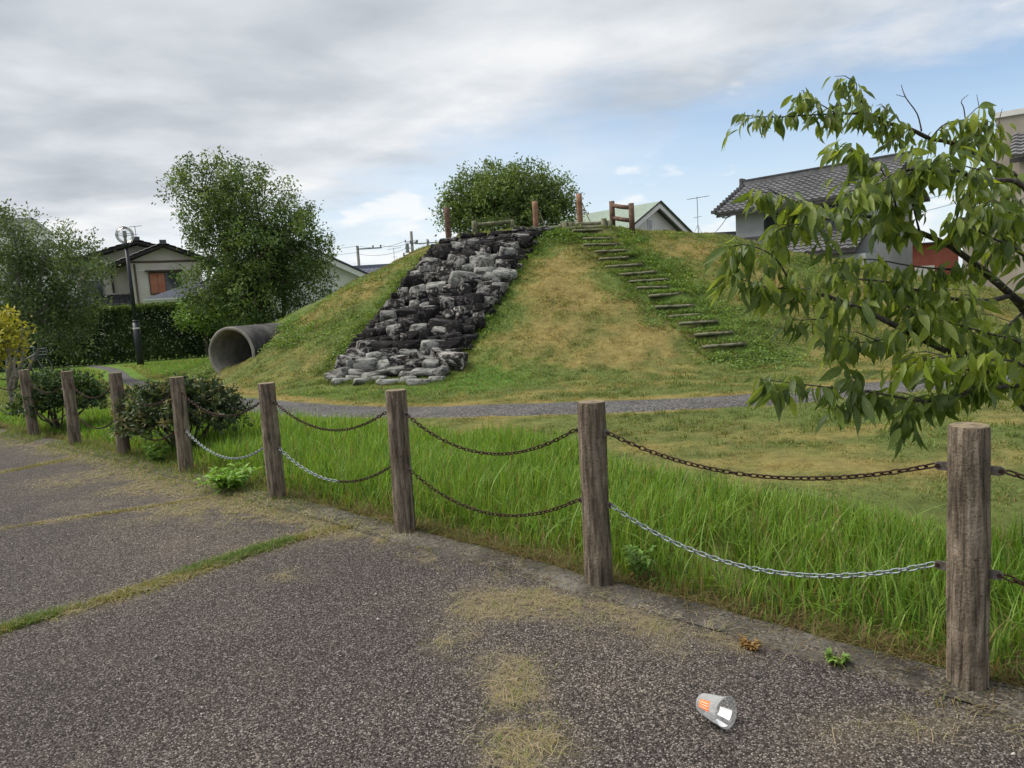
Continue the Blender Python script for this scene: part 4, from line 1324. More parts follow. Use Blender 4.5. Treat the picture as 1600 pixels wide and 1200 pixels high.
def make_tree(name, label, cat, base, lobes, trunks, n_clump, per, leaf, cols, seed, bark='bark', shoot=.55, group=None, shell=.30, up=.35, twig=True, density_floor=0.0, droop=0.0, col_mix=(.55, .35, .10)):
    """lobes: (x,y,z,r) world; trunks: list of (start, end, radius); cols: list of leaf colours"""
    g = np.random.default_rng(seed)
    e = empty(name, base); tag(e, label, cat, group)
    B = np.array(base)
    mb = MB()
    for i, (a, b, r_) in enumerate(trunks):
        pts = bent(Vector(a) - Vector(base), Vector(b) - Vector(base), 6, .06, seed + i)
        mb.tube(pts, [r_ * (1 - .6 * j / 6) for j in range(7)], 9)
    mb.build('trunk', M[bark], e, True)
    lob = np.array(lobes, float)
    wgt = lob[:, 3] ** 2.2; wgt /= wgt.sum()
    li = g.choice(len(lob), n_clump, p=wgt)
    d = unit(n_clump, g)
    rad = g.random(n_clump) ** shell
    cen = lob[li, :3] + d * (rad * lob[li, 3])[:, None] * np.array([1, 1, .95])
    sd = d * .75 + np.array([0, 0, up]) + unit(n_clump, g) * .45
    sd /= np.linalg.norm(sd, axis=1)[:, None]
    sl = shoot * g.uniform(.5, 1.3, n_clump)
    if twig:
        tw = MB()
        ends = [np.array(t[1]) for t in trunks]
        for i in range(0, n_clump, 2):
            a = cen[i] - sd[i] * sl[i] * .3
            j = int(np.argmin([np.linalg.norm(q - a) for q in ends])) if i % 6 == 0 else None
            s = ends[j] if j is not None else lob[li[i], :3] + (a - lob[li[i], :3]) * .35
            mid = (s + a) / 2 + g.normal(size=3) * .06
            r0 = .022 if j is not None else .011
            r0 *= max(.35, lob[:, 3].mean())
            tw.tube([s - B, mid - B, a - B, cen[i] + sd[i] * sl[i] * .8 - B], [r0, r0 * .7, r0 * .45, r0 * .2], 4, False)
        tw.build('branches', M[bark], e)['kind'] = 'stuff'
    n = n_clump * per
    ci = np.repeat(np.arange(n_clump), per)
    t = g.random(n) ** .8
    spread = leaf[0] * 1.5
    P = cen[ci] + sd[ci] * (t * sl[ci])[:, None] + g.normal(size=(n, 3)) * spread * (1.15 - .6 * t)[:, None]
    D = sd[ci] * .5 + unit(n, g) - np.array([0, 0, droop])
    N = unit(n, g) * .8 + np.array([0, 0, .8])
    pick = g.choice(len(cols), n_clump, p=np.array(col_mix[:len(cols)]) / sum(col_mix[:len(cols)]))
    col = np.array(cols)[pick][ci] * g.uniform(.7, 1.3, n_clump)[ci][:, None] * g.uniform(.8, 1.2, n)[:, None]
    V, F, C = leaf_cards(P - B, D, N, leaf[0] * g.uniform(.7, 1.3, n), leaf[1] * g.uniform(.7, 1.3, n), col)
    o = link_mesh('crown', np_mesh('crown', V, F, M['foliage'], C), e)
    o['kind'] = 'stuff'
    return e

MID_LOBES = [(-10.71, 26.6, 6.13, 1.18), (-9.84, 27.5, 6.38, 1.1), (-8.9, 27.0, 5.55, 1.52), (-10.84, 27.8, 5.04, 1.35), (-8.35, 26.4, 4.28, 1.72), (-10.05, 27.3, 3.74, 1.72), (-7.72, 27.4, 4.09, 1.03), (-7.16, 27.0, 3.67, 0.69), (-11.12, 27.0, 2.83, 1.1), (-9.27, 26.5, 2.59, 1.52), (-8.01, 27.5, 2.66, 1.18), (-11.83, 27.0, 6.19, 0.64), (-10.36, 27.0, 2.06, 0.98), (-8.81, 27.0, 1.72, 0.98), (-7.02, 27.0, 2.58, 0.49)]
BUSH_LOBES = [(-1.08, 26.0, 5.24, 0.85), (-0.15, 26.5, 5.53, 0.9), (0.89, 26.0, 5.43, 0.85), (1.83, 26.4, 5.21, 0.76), (-1.7, 26.0, 4.64, 0.57), (2.36, 26.0, 4.73, 0.47), (0.15, 25.5, 4.58, 1.3), (1.41, 26.0, 4.45, 0.9), (-1.96, 26.0, 4.38, 0.38), (-0.8, 26.0, 4.36, 0.85)]
LEFT_LOBES = [(-12.93, 19.0, 4.12, 0.69), (-11.48, 19.0, 3.65, 0.52), (-12.46, 19.5, 3.21, 0.66), (-11.06, 18.7, 2.91, 0.55), (-13.04, 19.3, 3.07, 0.73), (-12.62, 19.0, 2.18, 0.73), (-11.78, 19.3, 2.13, 0.59), (-10.79, 19.0, 3.08, 0.24), (-13.43, 19.0, 1.89, 0.69), (-12.09, 18.7, 1.47, 0.48), (-11.64, 19.2, 1.43, 0.45)]
YELLOW_LOBES = [(-10.27, 14, 1.57, 0.12), (-10.0, 14.1, 1.61, 0.14), (-10.12, 14, 1.3, 0.16), (-10.42, 14, 1.35, 0.2), (-9.84, 14, 1.4, 0.1), (-10.27, 14, 1.05, 0.13)]
# trunks
MID_TR = [((-9.76, 27.0, -0.1), (-9.39, 27.0, 2.85), 0.17), ((-9.46, 27.0, 2.13), (-8.97, 27.0, 4.96), 0.1), ((-9.46, 27.0, 2.13), (-10.61, 27.4, 4.63), 0.09), ((-9.12, 27.3, -0.1), (-8.24, 27.2, 3.26), 0.13), ((-9.46, 27.0, 2.61), (-7.62, 27.0, 4.05), 0.07), ((-10.6, 27.3, 4.38), (-10.91, 26.8, 6.23), 0.05), ((-9.0, 27.0, 4.73), (-9.16, 27.2, 6.18), 0.05)]
BUSH_TR = [((0.07, 26.0, 2.2), (0.16, 26.0, 4.75), 0.1), ((0.09, 26.0, 2.2), (-0.97, 26.0, 5.16), 0.07), ((0.2, 26.0, 2.2), (1.45, 26.0, 5.01), 0.07)]
LEFT_TR = [((-13.48, 19.0, -0.05), (-12.5, 19.0, 1.88), 0.07), ((-12.5, 19.0, 1.88), (-11.51, 19.0, 3.09), 0.05), ((-12.51, 19.0, 1.79), (-12.27, 19.2, 3.48), 0.045), ((-13.57, 19.0, -0.05), (-12.88, 19.0, 4.17), 0.07), ((-12.98, 19.0, 2.33), (-12.81, 19.0, 3.5), 0.05), ((-13.17, 19.0, -0.05), (-12.28, 19.2, 2.12), 0.05)]
YELLOW_TR = [((-10.05, 14.0, -0.05), (-9.86, 14.0, 1.38), 0.04), ((-10.05, 14.0, -0.05), (-9.57, 14.0, 1.61), 0.03)]
DARKG = [(.052, .092, .030), (.088, .138, .042), (.14, .19, .055)]
make_tree('broadleaf_tree', 'large dark bushy tree standing behind the concrete pipe', 'tree', (MID_TR[0][0][0], MID_TR[0][0][1], 0), MID_LOBES, MID_TR, 1100, 38, (.128, .062), DARKG, 21, shoot=.34, col_mix=(.45, .38, .17))
make_tree('round_tree', 'rounded green tree showing its crown behind the mound summit', 'tree', (BUSH_TR[0][0][0], BUSH_TR[0][0][1], 2.0), BUSH_LOBES, BUSH_TR, 850, 36, (.12, .06), [(.080, .125, .040), (.115, .165, .052), (.16, .205, .07)], 22, shoot=.28)
make_tree('airy_tree', 'loose airy tree with pale bent trunks at the left edge', 'tree', (LEFT_TR[0][0][0], LEFT_TR[0][0][1], 0), LEFT_LOBES, LEFT_TR, 600, 28, (.10, .045), [(.072, .108, .044), (.10, .145, .055), (.135, .175, .07)], 23, 'bark_pale', shoot=.24, shell=.40)
make_tree('yellow_shrub', 'yellow-green leafy shrub at the left edge before the airy tree', 'shrub', (YELLOW_TR[0][0][0], YELLOW_TR[0][0][1], 0), YELLOW_LOBES, YELLOW_TR, 80, 26, (.10, .05), [(.22, .23, .035), (.30, .28, .04), (.15, .19, .035)], 24, 'bark_pale', shoot=.22, droop=.5)
make_tree('light_green_shrub', 'light green shrub peeping over the right end of the hedge', 'shrub', (-12.6, 29.4, 0), [(-12.9, 29.4, 1.75, .65), (-12.0, 29.6, 1.6, .6), (-12.5, 29.6, 2.2, .45)], [((-12.6, 29.4, -.05), (-12.5, 29.5, 1.5), .05)], 110, 26, (.12, .06), [(.10, .185, .03), (.13, .21, .04), (.07, .13, .03)], 25, shoot=.3)

# two shrubs by the fence
def shrub(c, rx, ry, h, label, seed, cols, n, leaf):
    g = np.random.default_rng(seed)
    e = empty('evergreen_shrub', (c[0], c[1], 0)); tag(e, label, 'shrub', 'dark shrubs beside the fence')
    st = MB(); st_ends = []
    for i in range(16):
        a = g.uniform(0, 6.28); rr = g.uniform(.35, .85)
        end = Vector((math.cos(a) * rx * rr, math.sin(a) * ry * rr, h * g.uniform(.45, .85)))
        st.tube(bent((math.cos(a) * .06, math.sin(a) * .06, -.03), end, 4, .10, seed + i), [.016, .013, .011, .008, .005], 6)
    st.build('stems', M['bark'], e, True)['kind'] = 'stuff'
    m = n // 14
    d = unit(m, g); d[:, 2] = np.abs(d[:, 2]) * 1.1 - .25
    rad = g.random(m) ** .33
    lump = 1 + .16 * np.sin(d[:, 0] * 5 + seed) * np.sin(d[:, 1] * 4 + 1) + .1 * g.normal(size=m)
    cen = d * (rad * lump)[:, None] * np.array([rx, ry, h * .55]) + np.array([0, 0, h * .47])
    cen[:, 2] = np.clip(cen[:, 2], .10, None)
    sd = d + np.array([0, 0, .45]) + unit(m, g) * .4; sd /= np.linalg.norm(sd, axis=1)[:, None]
    ci = np.repeat(np.arange(m), 14)
    P = cen[ci] + sd[ci] * (g.random(m * 14) * .10)[:, None] + g.normal(size=(m * 14, 3)) * .012
    D = sd[ci] * .6 + unit(m * 14, g)
    N = unit(m * 14, g) * .6 + np.array([0, 0, .9])
    pick = g.choice(3, m, p=[.5, .35, .15])
    col = np.array(cols)[pick][ci] * g.uniform(.7, 1.3, m * 14)[:, None]
    V, F, C = leaf_cards(P, D, N, leaf[0] * g.uniform(.7, 1.2, m * 14), leaf[1] * g.uniform(.7, 1.2, m * 14), col)
    o = link_mesh('foliage', np_mesh('foliage', V, F, M['foliage'], C), e); o['kind'] = 'stuff'
shrub((-6.75, 10.45), .60, .5, .90, 'rounder dark evergreen shrub behind two fence posts at the left', 61, [(.030, .060, .022), (.048, .085, .030), (.095, .13, .04)], 11000, (.058, .03))
shrub((-3.78, 8.0), .68, .5, .84, 'wider loose dark shrub with brownish leaves behind a fence post', 62, [(.034, .055, .024), (.056, .080, .036), (.13, .125, .065)], 10500, (.065, .028))

def leafy_weed(c, n, size, spread, label, seed, col, h):
    g = np.random.default_rng(seed)
    e = empty('leafy_weed', (c[0], c[1], .01)); tag(e, label, 'weed')
    st = MB()
    Ps, Ds = [], []
    for i in range(n):
        a = g.uniform(0, 6.28); out = g.uniform(.3, 1) * spread
        tip = Vector((math.cos(a) * out, math.sin(a) * out, h * g.uniform(.55, 1)))
        pts = bent((0, 0, -.01), tip, 4, .12, seed + i)
        st.tube(pts, [.004, .0035, .003, .002, .001], 5)
        for t in np.linspace(.3, 1, 8):
            j = min(int(t * 4), 3); p = pts[j].lerp(pts[j + 1], t * 4 - j)
            for s in (-1, 1):
                Ps.append(p); Ds.append(Vector((math.cos(a + s * 1.1), math.sin(a + s * 1.1), g.uniform(-.1, .5))))
    st.build('stems', M['weed_stem'], e)['kind'] = 'stuff'
    m = len(Ps)
    P = np.array([p[:] for p in Ps]); D = np.array([d[:] for d in Ds]) + g.normal(size=(m, 3)) * .25
    colr = np.array(col) * g.uniform(.75, 1.3, m)[:, None]
    V, F, C = leaf_cards(P, D, unit(m, g) * .3 + np.array([0, 0, 1]), size * g.uniform(.7, 1.2, m), size * .42 * g.uniform(.8, 1.2, m), colr)
    o = link_mesh('leaves', np_mesh('leaves', V, F, M['foliage'], C), e); o['kind'] = 'stuff'

leafy_weed((-2.52, 6.02), 22, .085, .26, 'bright green ferny weed on the asphalt edge by a fence post', 71, (.135, .245, .040), .20)
leafy_weed((.60, 3.60), 8, .05, .09, 'small leafy weed among the grass beside the second nearest post', 72, (.10, .18, .035), .17)

# ------------------------------------------------------------------ hedge
def make_hedge():
    a, b = np.array([-30.0, 25.6]), np.array([-10.6, 31.2])
    L = np.linalg.norm(b - a); t = (b - a) / L; nrm = np.array([-t[1], t[0]])
    e = empty('hedge', ((a + b) / 2).tolist() + [0]); tag(e, 'long clipped dark hedge running behind the lamp post', 'hedge')
    B = np.array([*((a + b) / 2), 0])
    H_, W_ = 2.25, .55
    g = np.random.default_rng(81)
    st = MB()
    for i in range(60):
        s = L * (i + .5) / 60; p = a + t * s - (B[:2])
        st.tube(bent((p[0], p[1], -.1), (p[0] + g.uniform(-.2, .2), p[1] + g.uniform(-.2, .2), 2.0), 4, .06, i), [.035, .03, .025, .02, .01], 5)
    st.build('stems', M['bark'], e)['kind'] = 'stuff'
    n = 95000
    s = g.random(n) * L; face = g.random(n)
    z = np.where(face < .72, g.random(n) * H_, H_ * (1 - .08 * g.random(n) ** 2))
    o_ = np.where(face < .72, -W_ + .45 * g.random(n) ** 1.6, g.uniform(-W_, W_, n))
    bulge = .22 * (fbm(s, z, .8, 60) - .5)
    o_ = o_ - bulge
    z = z + .16 * (fbm(s, s * 0, 1.2, 61) - .5) * (z / H_) + .10 * g.random(n) ** 4 * (z > 1.9)
    P = np.column_stack([a[0] + t[0] * s + nrm[0] * o_, a[1] + t[1] * s + nrm[1] * o_, z]) - B
    D = unit(n, g) + np.array([-nrm[0] * .5, -nrm[1] * .5, .2])
    N = unit(n, g) * .7 + np.array([0, 0, .6])
    f1 = fbm(s, z, 1.3, 62)
    base = np.where((f1 > .54)[:, None], np.array([.062, .098, .030]), np.array([.032, .056, .020]))
    base = np.where((z > 2.05)[:, None], np.array([.075, .115, .03]), base)
    col = base * g.uniform(.6, 1.4, n)[:, None]
    V, F, C = leaf_cards(P, D, N, .12 * g.uniform(.7, 1.3, n), .065 * g.uniform(.7, 1.3, n), col)
    o = link_mesh('foliage', np_mesh('foliage', V, F, M['foliage'], C), e); o['kind'] = 'stuff'
make_hedge()

CHERRY_BRANCHES = {
    'L1': [(3.291, 4.0, 0.222, 0.075), (3.246, 4.0, 0.454, 0.062), (3.045, 3.95, 0.957, 0.045), (2.874, 3.9, 1.258, 0.036), (2.747, 3.85, 1.367, 0.03), (2.554, 3.8, 1.512, 0.024), (2.353, 3.75, 1.642, 0.02), (2.158, 3.7, 1.725, 0.0165), (2.04, 3.68, 1.766, 0.0145), (1.886, 3.65, 1.814, 0.012), (1.731, 3.62, 1.82, 0.01), (1.619, 3.6, 1.815, 0.008), (1.527, 3.58, 1.856, 0.006), (1.445, 3.55, 1.913, 0.004)],
    'L2': [(3.246, 4.0, 0.454, 0.05), (2.979, 3.9, 0.632, 0.042), (2.794, 3.8, 0.768, 0.036), (2.676, 3.75, 0.873, 0.03), (2.411, 3.65, 1.024, 0.024), (2.106, 3.55, 1.172, 0.02), (1.942, 3.5, 1.252, 0.018), (1.769, 3.45, 1.337, 0.016), (1.605, 3.4, 1.403, 0.014), (1.472, 3.37, 1.451, 0.012), (1.354, 3.35, 1.482, 0.009)],
    'L3': [(3.065, 3.95, 0.901, 0.04), (3.228, 4.1, 1.454, 0.034), (3.233, 4.2, 1.793, 0.028), (3.095, 4.25, 2.012, 0.024), (2.865, 4.25, 2.154, 0.02), (2.629, 4.2, 2.256, 0.017), (2.51, 4.2, 2.285, 0.015), (2.358, 4.15, 2.34, 0.013), (2.252, 4.15, 2.371, 0.012), (2.153, 4.1, 2.4, 0.011), (2.084, 4.1, 2.425, 0.01), (1.895, 4.05, 2.423, 0.008), (1.713, 4.0, 2.415, 0.006), (1.51, 3.95, 2.404, 0.004), (1.32, 3.9, 2.413, 0.002)],
    'B4': [(3.236, 4.15, 1.641, 0.024), (2.768, 3.8, 1.934, 0.018), (2.532, 3.7, 1.965, 0.015), (2.394, 3.65, 1.981, 0.013), (2.287, 3.6, 2.01, 0.011), (2.111, 3.6, 2.03, 0.008), (1.952, 3.55, 2.012, 0.006), (1.815, 3.5, 1.951, 0.005), (1.681, 3.5, 1.928, 0.003)],
    'B3': [(2.747, 3.85, 1.367, 0.02), (2.557, 3.75, 1.348, 0.016), (2.326, 3.65, 1.368, 0.012), (2.082, 3.55, 1.425, 0.009), (1.862, 3.5, 1.485, 0.007), (1.648, 3.45, 1.512, 0.005), (1.517, 3.4, 1.534, 0.003)],
    'B6': [(2.904, 3.85, 0.688, 0.022), (2.645, 3.6, 0.893, 0.016), (2.413, 3.5, 0.92, 0.013), (2.277, 3.45, 0.938, 0.012), (2.191, 3.4, 0.909, 0.01), (2.019, 3.4, 0.891, 0.008), (1.729, 3.35, 0.96, 0.006), (1.573, 3.3, 0.991, 0.005), (1.34, 3.25, 1.036, 0.004), (1.129, 3.2, 1.079, 0.002)],
    't1': [(2.158, 3.7, 1.725, 0.008), (2.06, 3.6, 1.905, 0.006), (2.078, 3.55, 2.004, 0.004), (2.086, 3.5, 2.092, 0.002)],
    't2': [(2.04, 3.68, 1.766, 0.008), (2.018, 3.7, 1.922, 0.006), (1.936, 3.7, 2.087, 0.004), (1.805, 3.7, 2.159, 0.003), (1.723, 3.7, 2.193, 0.002)],
    't3': [(1.354, 3.35, 1.482, 0.007), (1.259, 3.3, 1.619, 0.005), (1.145, 3.25, 1.678, 0.004), (1.041, 3.2, 1.689, 0.003), (0.977, 3.2, 1.65, 0.002)],
    't4': [(1.354, 3.35, 1.482, 0.005), (1.233, 3.3, 1.488, 0.004), (1.129, 3.3, 1.524, 0.003), (1.025, 3.25, 1.558, 0.002)],
    't5': [(1.619, 3.6, 1.815, 0.005), (1.423, 3.5, 1.785, 0.003), (1.316, 3.45, 1.756, 0.002)],
    't6': [(1.527, 3.58, 1.856, 0.004), (1.347, 3.5, 1.94, 0.003), (1.214, 3.45, 1.94, 0.002)],
    't7': [(2.353, 3.75, 1.642, 0.009), (2.302, 3.6, 1.827, 0.006), (2.315, 3.5, 1.89, 0.003)],
    't8': [(3.036, 3.95, 1.283, 0.014), (2.63, 3.6, 1.569, 0.01), (2.397, 3.5, 1.664, 0.007), (2.253, 3.45, 1.729, 0.004), (2.129, 3.4, 1.767, 0.002)],
    't9': [(3.199, 4.1, 1.566, 0.012), (2.699, 3.7, 1.761, 0.008), (2.426, 3.5, 1.791, 0.005), (2.265, 3.4, 1.804, 0.002)],
    't10': [(2.554, 3.8, 1.512, 0.009), (2.269, 3.7, 1.531, 0.007), (2.045, 3.6, 1.557, 0.005), (1.824, 3.55, 1.599, 0.004), (1.609, 3.5, 1.588, 0.002)],
    't11': [(2.991, 3.9, 0.857, 0.014), (2.714, 3.7, 1.102, 0.009), (2.441, 3.6, 1.191, 0.006), (2.181, 3.5, 1.266, 0.004), (1.961, 3.45, 1.316, 0.002)],
    't12': [(2.977, 3.9, 0.712, 0.014), (2.569, 3.5, 1.021, 0.009), (2.274, 3.35, 1.084, 0.006), (2.027, 3.25, 1.122, 0.004), (1.819, 3.2, 1.107, 0.002)],
    't13': [(2.019, 3.4, 0.891, 0.005), (1.923, 3.38, 0.843, 0.003), (1.859, 3.35, 0.798, 0.002)],
    't14': [(2.106, 4.1, 2.427, 0.006), (2.013, 4.05, 2.516, 0.005), (1.999, 4.05, 2.588, 0.003), (1.876, 4.0, 2.554, 0.002)],
    't15': [(1.895, 4.05, 2.423, 0.005), (1.777, 4.0, 2.472, 0.004), (1.7, 4.0, 2.51, 0.003), (1.629, 4.0, 2.498, 0.002)],
    't16': [(2.322, 4.15, 2.356, 0.006), (2.236, 4.1, 2.419, 0.004), (2.164, 4.1, 2.465, 0.002)],
    't17': [(2.51, 4.2, 2.285, 0.007), (2.543, 4.1, 2.348, 0.005), (2.676, 4.0, 2.333, 0.003), (2.696, 3.9, 2.264, 0.002)],
    't18': [(2.629, 4.2, 2.256, 0.007), (2.726, 4.1, 2.253, 0.005), (2.801, 4.0, 2.22, 0.003)],
    't19': [(1.942, 3.5, 1.252, 0.008), (1.835, 3.45, 1.204, 0.005), (1.684, 3.4, 1.201, 0.003), (1.537, 3.35, 1.228, 0.002)],
    't20': [(1.605, 3.4, 1.403, 0.007), (1.508, 3.35, 1.336, 0.005), (1.38, 3.3, 1.33, 0.003), (1.29, 3.3, 1.342, 0.002)],
    't21': [(2.106, 3.55, 1.172, 0.008), (2.079, 3.6, 1.312, 0.006), (1.98, 3.6, 1.383, 0.004), (1.817, 3.6, 1.426, 0.002)],
    't22': [(2.554, 3.8, 1.512, 0.01), (2.707, 3.9, 1.653, 0.007), (2.845, 4.0, 1.829, 0.004), (2.807, 4.0, 1.936, 0.002)],
    't23': [(2.676, 3.75, 0.873, 0.01), (2.411, 3.55, 0.983, 0.007), (2.184, 3.45, 1.04, 0.005), (2.027, 3.4, 1.039, 0.002)],
    't24': [(1.694, 3.33, 0.974, 0.004), (1.603, 3.3, 0.922, 0.003), (1.502, 3.28, 0.901, 0.002)],
    't25': [(2.374, 3.6, 1.024, 0.008), (2.374, 3.7, 1.157, 0.006), (2.302, 3.75, 1.33, 0.004), (2.266, 3.75, 1.467, 0.002)],
    't26': [(3.095, 4.25, 2.012, 0.012), (2.874, 4.1, 2.082, 0.008), (2.629, 3.95, 2.059, 0.005), (2.421, 3.9, 2.113, 0.003)],
    't27': [(2.358, 4.15, 2.34, 0.006), (2.272, 4.1, 2.284, 0.004), (2.173, 4.05, 2.244, 0.002)],
    't28': [(1.731, 3.62, 1.82, 0.005), (1.73, 3.55, 1.887, 0.004), (1.768, 3.5, 1.923, 0.002)],
    't29': [(2.856, 3.9, 1.269, 0.012), (2.698, 3.8, 1.201, 0.008), (2.578, 3.7, 1.111, 0.004)],
    'w1': [(2.457, 4.2, 2.331, 0.006), (2.431, 4.2, 2.43, 0.005), (2.364, 4.2, 2.526, 0.004), (2.338, 4.2, 2.598, 0.002)],
    'w2': [(2.364, 4.2, 2.526, 0.003), (2.309, 4.2, 2.544, 0.0015)],
    'w3': [(2.652, 4.1, 2.314, 0.005), (2.637, 4.1, 2.419, 0.004), (2.622, 4.1, 2.462, 0.003), (2.661, 4.1, 2.494, 0.0015)],
    'w4': [(2.717, 4.1, 2.345, 0.004), (2.723, 4.1, 2.414, 0.003), (2.708, 4.1, 2.492, 0.0015)],
    'w5': [(2.765, 4.0, 2.266, 0.004), (2.771, 4.0, 2.334, 0.003), (2.784, 4.0, 2.384, 0.0015)],
}
# ------------------------------------------------------------------ overhanging cherry tree at the right
def make_cherry():
    root = Vector((3.34, 4.02, -.05))
    e = empty('cherry_tree', root)
    tag(e, 'cherry tree with drooping green leaves reaching in from the right', 'tree')
    r = random.Random(9)
    def dense(pts, k=4):
        out = []
        P = [Vector(p[:3]) for p in pts]; Q = [p[3] for p in pts]
        n = len(P)
        for i in range(n - 1):
            p0, p1, p2, p3 = P[max(i - 1, 0)], P[i], P[i + 1], P[min(i + 2, n - 1)]
            for j in range(k):
                t = j / k
                v = .5 * ((2 * p1) + (p2 - p0) * t + (2 * p0 - 5 * p1 + 4 * p2 - p3) * t * t + (3 * p1 - p0 - 3 * p2 + p3) * t ** 3)
                out.append((v, Q[i] * (1 - t) + Q[i + 1] * t))
        out.append((P[-1], Q[-1]))
        return out
    tr = MB()
    tp = [root, root + Vector((-.02, 0, .15)), Vector(CHERRY_BRANCHES['L1'][0][:3])]
    tr.tube([p - root for p in tp], [.095, .085, .075], 14)
    tr.build('trunk', M['cherry_bark'], e, True)
    nodes = []
    for name, pts in CHERRY_BRANCHES.items():
        d = dense(pts)
        mb = MB()
        mb.tube([p - root for p, q in d], [max(q * .76, .0014) * r.uniform(.9, 1.12) for p, q in d], 8 if d[0][1] > .012 else 6)
        mb.build('branch' if d[0][1] > .012 else 'twig', M['cherry_bark'], e, True)
        if name.startswith('w'): continue
        # short side twigs
        side = []
        for i in range(2, len(d) - 1):
            if d[i][1] < .017 and d[i][1] > .0025 and r.random() < (.5 if name in ('t11', 't12', 't23', 't25', 'B6', 't8', 't9', 't29') else .34):
                p0 = d[i][0]; tdir = (d[i + 1][0] - d[i][0]).normalized()
                az = r.uniform(0, 6.28)
                dv = (tdir * .8 + Vector((math.cos(az), math.sin(az), r.uniform(-.35, .75))) * .9).normalized()
                Ln = r.uniform(.07, .22)
                pp = [p0, p0 + dv * Ln * .5 + Vector((0, 0, .008)), p0 + dv * Ln - Vector((0, 0, .02))]
                side.append((pp, .0028))
        if side:
            sb = MB()
            for pp, q0 in side:
                sb.tube([p - root for p in pp], [q0, q0 * .8, .001], 5, False)
                for s_ in (.35, .6, .8, 1.0):
                    nodes.append((pp[0].lerp(pp[2], s_), (pp[2] - pp[0]).normalized(), s_, .0045, name))
            so = sb.build('side_twigs', M['cherry_bark'], e, True); so['kind'] = 'stuff'
        # leaf nodes on the thin parts
        acc = 0
        tot = sum((d[i + 1][0] - d[i][0]).length for i in range(len(d) - 1)); run = 0
        for i in range(len(d) - 1):
            seg = (d[i + 1][0] - d[i][0]); L = seg.length
            run += L; acc += L
            rad = d[i][1]
            if rad > .0165: acc = 0; continue
            step = .030 if rad < .009 else .07
            while acc > step:
                acc -= step
                nodes.append((d[i][0].lerp(d[i + 1][0], r.random()), seg.normalized(), run / tot, rad, name))
    # leaf shape: pointed oval with a drawn-out tip, folded along the midrib and curved down
    def leaf_mesh(L, W, curve, fold, mat, nm='leaf'):
        prof = [(0, .05), (.12, .42), (.28, .84), (.45, 1.0), (.62, .86), (.78, .52), (.90, .20), (1.0, .02)]
        vs, fs = [], []
        y = 0; z = 0; ang = 0; pt = 0
        for (t, wv) in prof:
            dt = (t - pt) * L; pt = t
            ang = curve * t
            y += dt * math.cos(ang); z -= dt * math.sin(ang)
            h = wv * W / 2
            vs += [(-h * math.cos(fold), y, z + h * math.sin(fold)), (0, y, z), (h * math.cos(fold), y, z + h * math.sin(fold))]
        for i in range(len(prof) - 1):
            a = 3 * i
            fs += [(a, a + 1, a + 4, a + 3), (a + 1, a + 2, a + 5, a + 4)]
        me = bpy.data.meshes.new(nm); me.from_pydata(vs, [], fs); me.materials.append(mat)
        for p in me.polygons: p.use_smooth = True
        me.update(); return me
    shapes = []
    for (L, W, c, f) in ((.150, .044, .55, .35), (.130, .040, .95, .25), (.165, .046, .3, .45), (.115, .038, .7, .3), (.145, .05, 1.3, .2)):
        shapes.append({mn: leaf_mesh(L, W, c, f, M[mn]) for mn in ('leaf_dark', 'leaf_mid', 'leaf_yellow')})
    leaves = []
    bright = {'L1': .5, 't12': 2.0, 't11': .35, 't5': .4, 't6': .45, 't28': .4, 't2': .3, 't10': .25}
    for (p, tdir, fr, rad, name) in nodes:
        k = 4 if rad < .004 else (2 if r.random() < .7 else 3)
        for _ in range(k):
            az = r.uniform(0, 2 * math.pi)
            out = Vector((math.cos(az), math.sin(az), 0)) * r.uniform(.2, .95)
            dirn = (out + Vector((0, 0, -1)) * r.uniform(.3, 1.25) + tdir * .35 + Vector((-.12, -.08, 0))).normalized()
            st = p + Vector((out.x * .03 + r.gauss(0, .018), out.y * .03 + r.gauss(0, .018), r.gauss(.0, .018)))
            side = dirn.cross(Vector((0, 0, 1)))
            side = side.normalized() if side.length > .05 else Vector((1, 0, 0))
            up_ = side.cross(dirn).normalized()
            roll_ = r.gauss(0, .75)
            q = Matrix((side, dirn, up_)).transposed().to_4x4() @ Matrix.Rotation(roll_, 4, 'Y')
            q.translation = st - root
            x = r.random()
            b_ = bright.get(name, .12)
            mn = 'leaf_yellow' if x < .35 * b_ + .02 else ('leaf_dark' if x > .48 + .3 * b_ else 'leaf_mid')
            if name in ('t3', 't4', 't20', 'B6', 't13', 't24') and r.random() < .5: mn = 'leaf_dark'
            s = r.uniform(.5, 1.05) * (.78 if name in ('L3', 't14', 't15', 't16', 't27') else 1.0)
            leaves.append((q, s, r.choice(shapes)[mn], mn, st))
    r.shuffle(leaves)
    # those showing largest are parts of their own, the rest form one mass
    cam = Vector((0, 0, 1.5))
    vis = lambda st: (st - cam).normalized().dot(_R) / max((st - cam).normalized().dot(_F), .1) < .725
    leaves.sort(key=lambda t: (not vis(t[4]), (t[4] - cam).length / t[1]))
    for q, s, me_, mn, st in leaves[:300]:
        o = link_mesh('leaf', me_, e)
        o.matrix_local = q @ Matrix.Scale(s, 4)
    for mn in ('leaf_dark', 'leaf_mid', 'leaf_yellow'):
        vs, fs = [], []
        for q, s, me_, m2, st in leaves[300:]:
            if m2 != mn: continue
            b0 = len(vs); mt = q @ Matrix.Scale(s, 4)
            vs += [mt @ v.co for v in me_.vertices]
            fs += [tuple(b0 + i for i in p.vertices) for p in me_.polygons]
        me2 = bpy.data.meshes.new('foliage'); me2.from_pydata([v[:] for v in vs], [], fs)
        me2.materials.append(M[mn + '_mass'])
        for p in me2.polygons: p.use_smooth = True
        o = link_mesh('foliage', me2, e); o['kind'] = 'stuff'
    # petioles
    pe = MB()
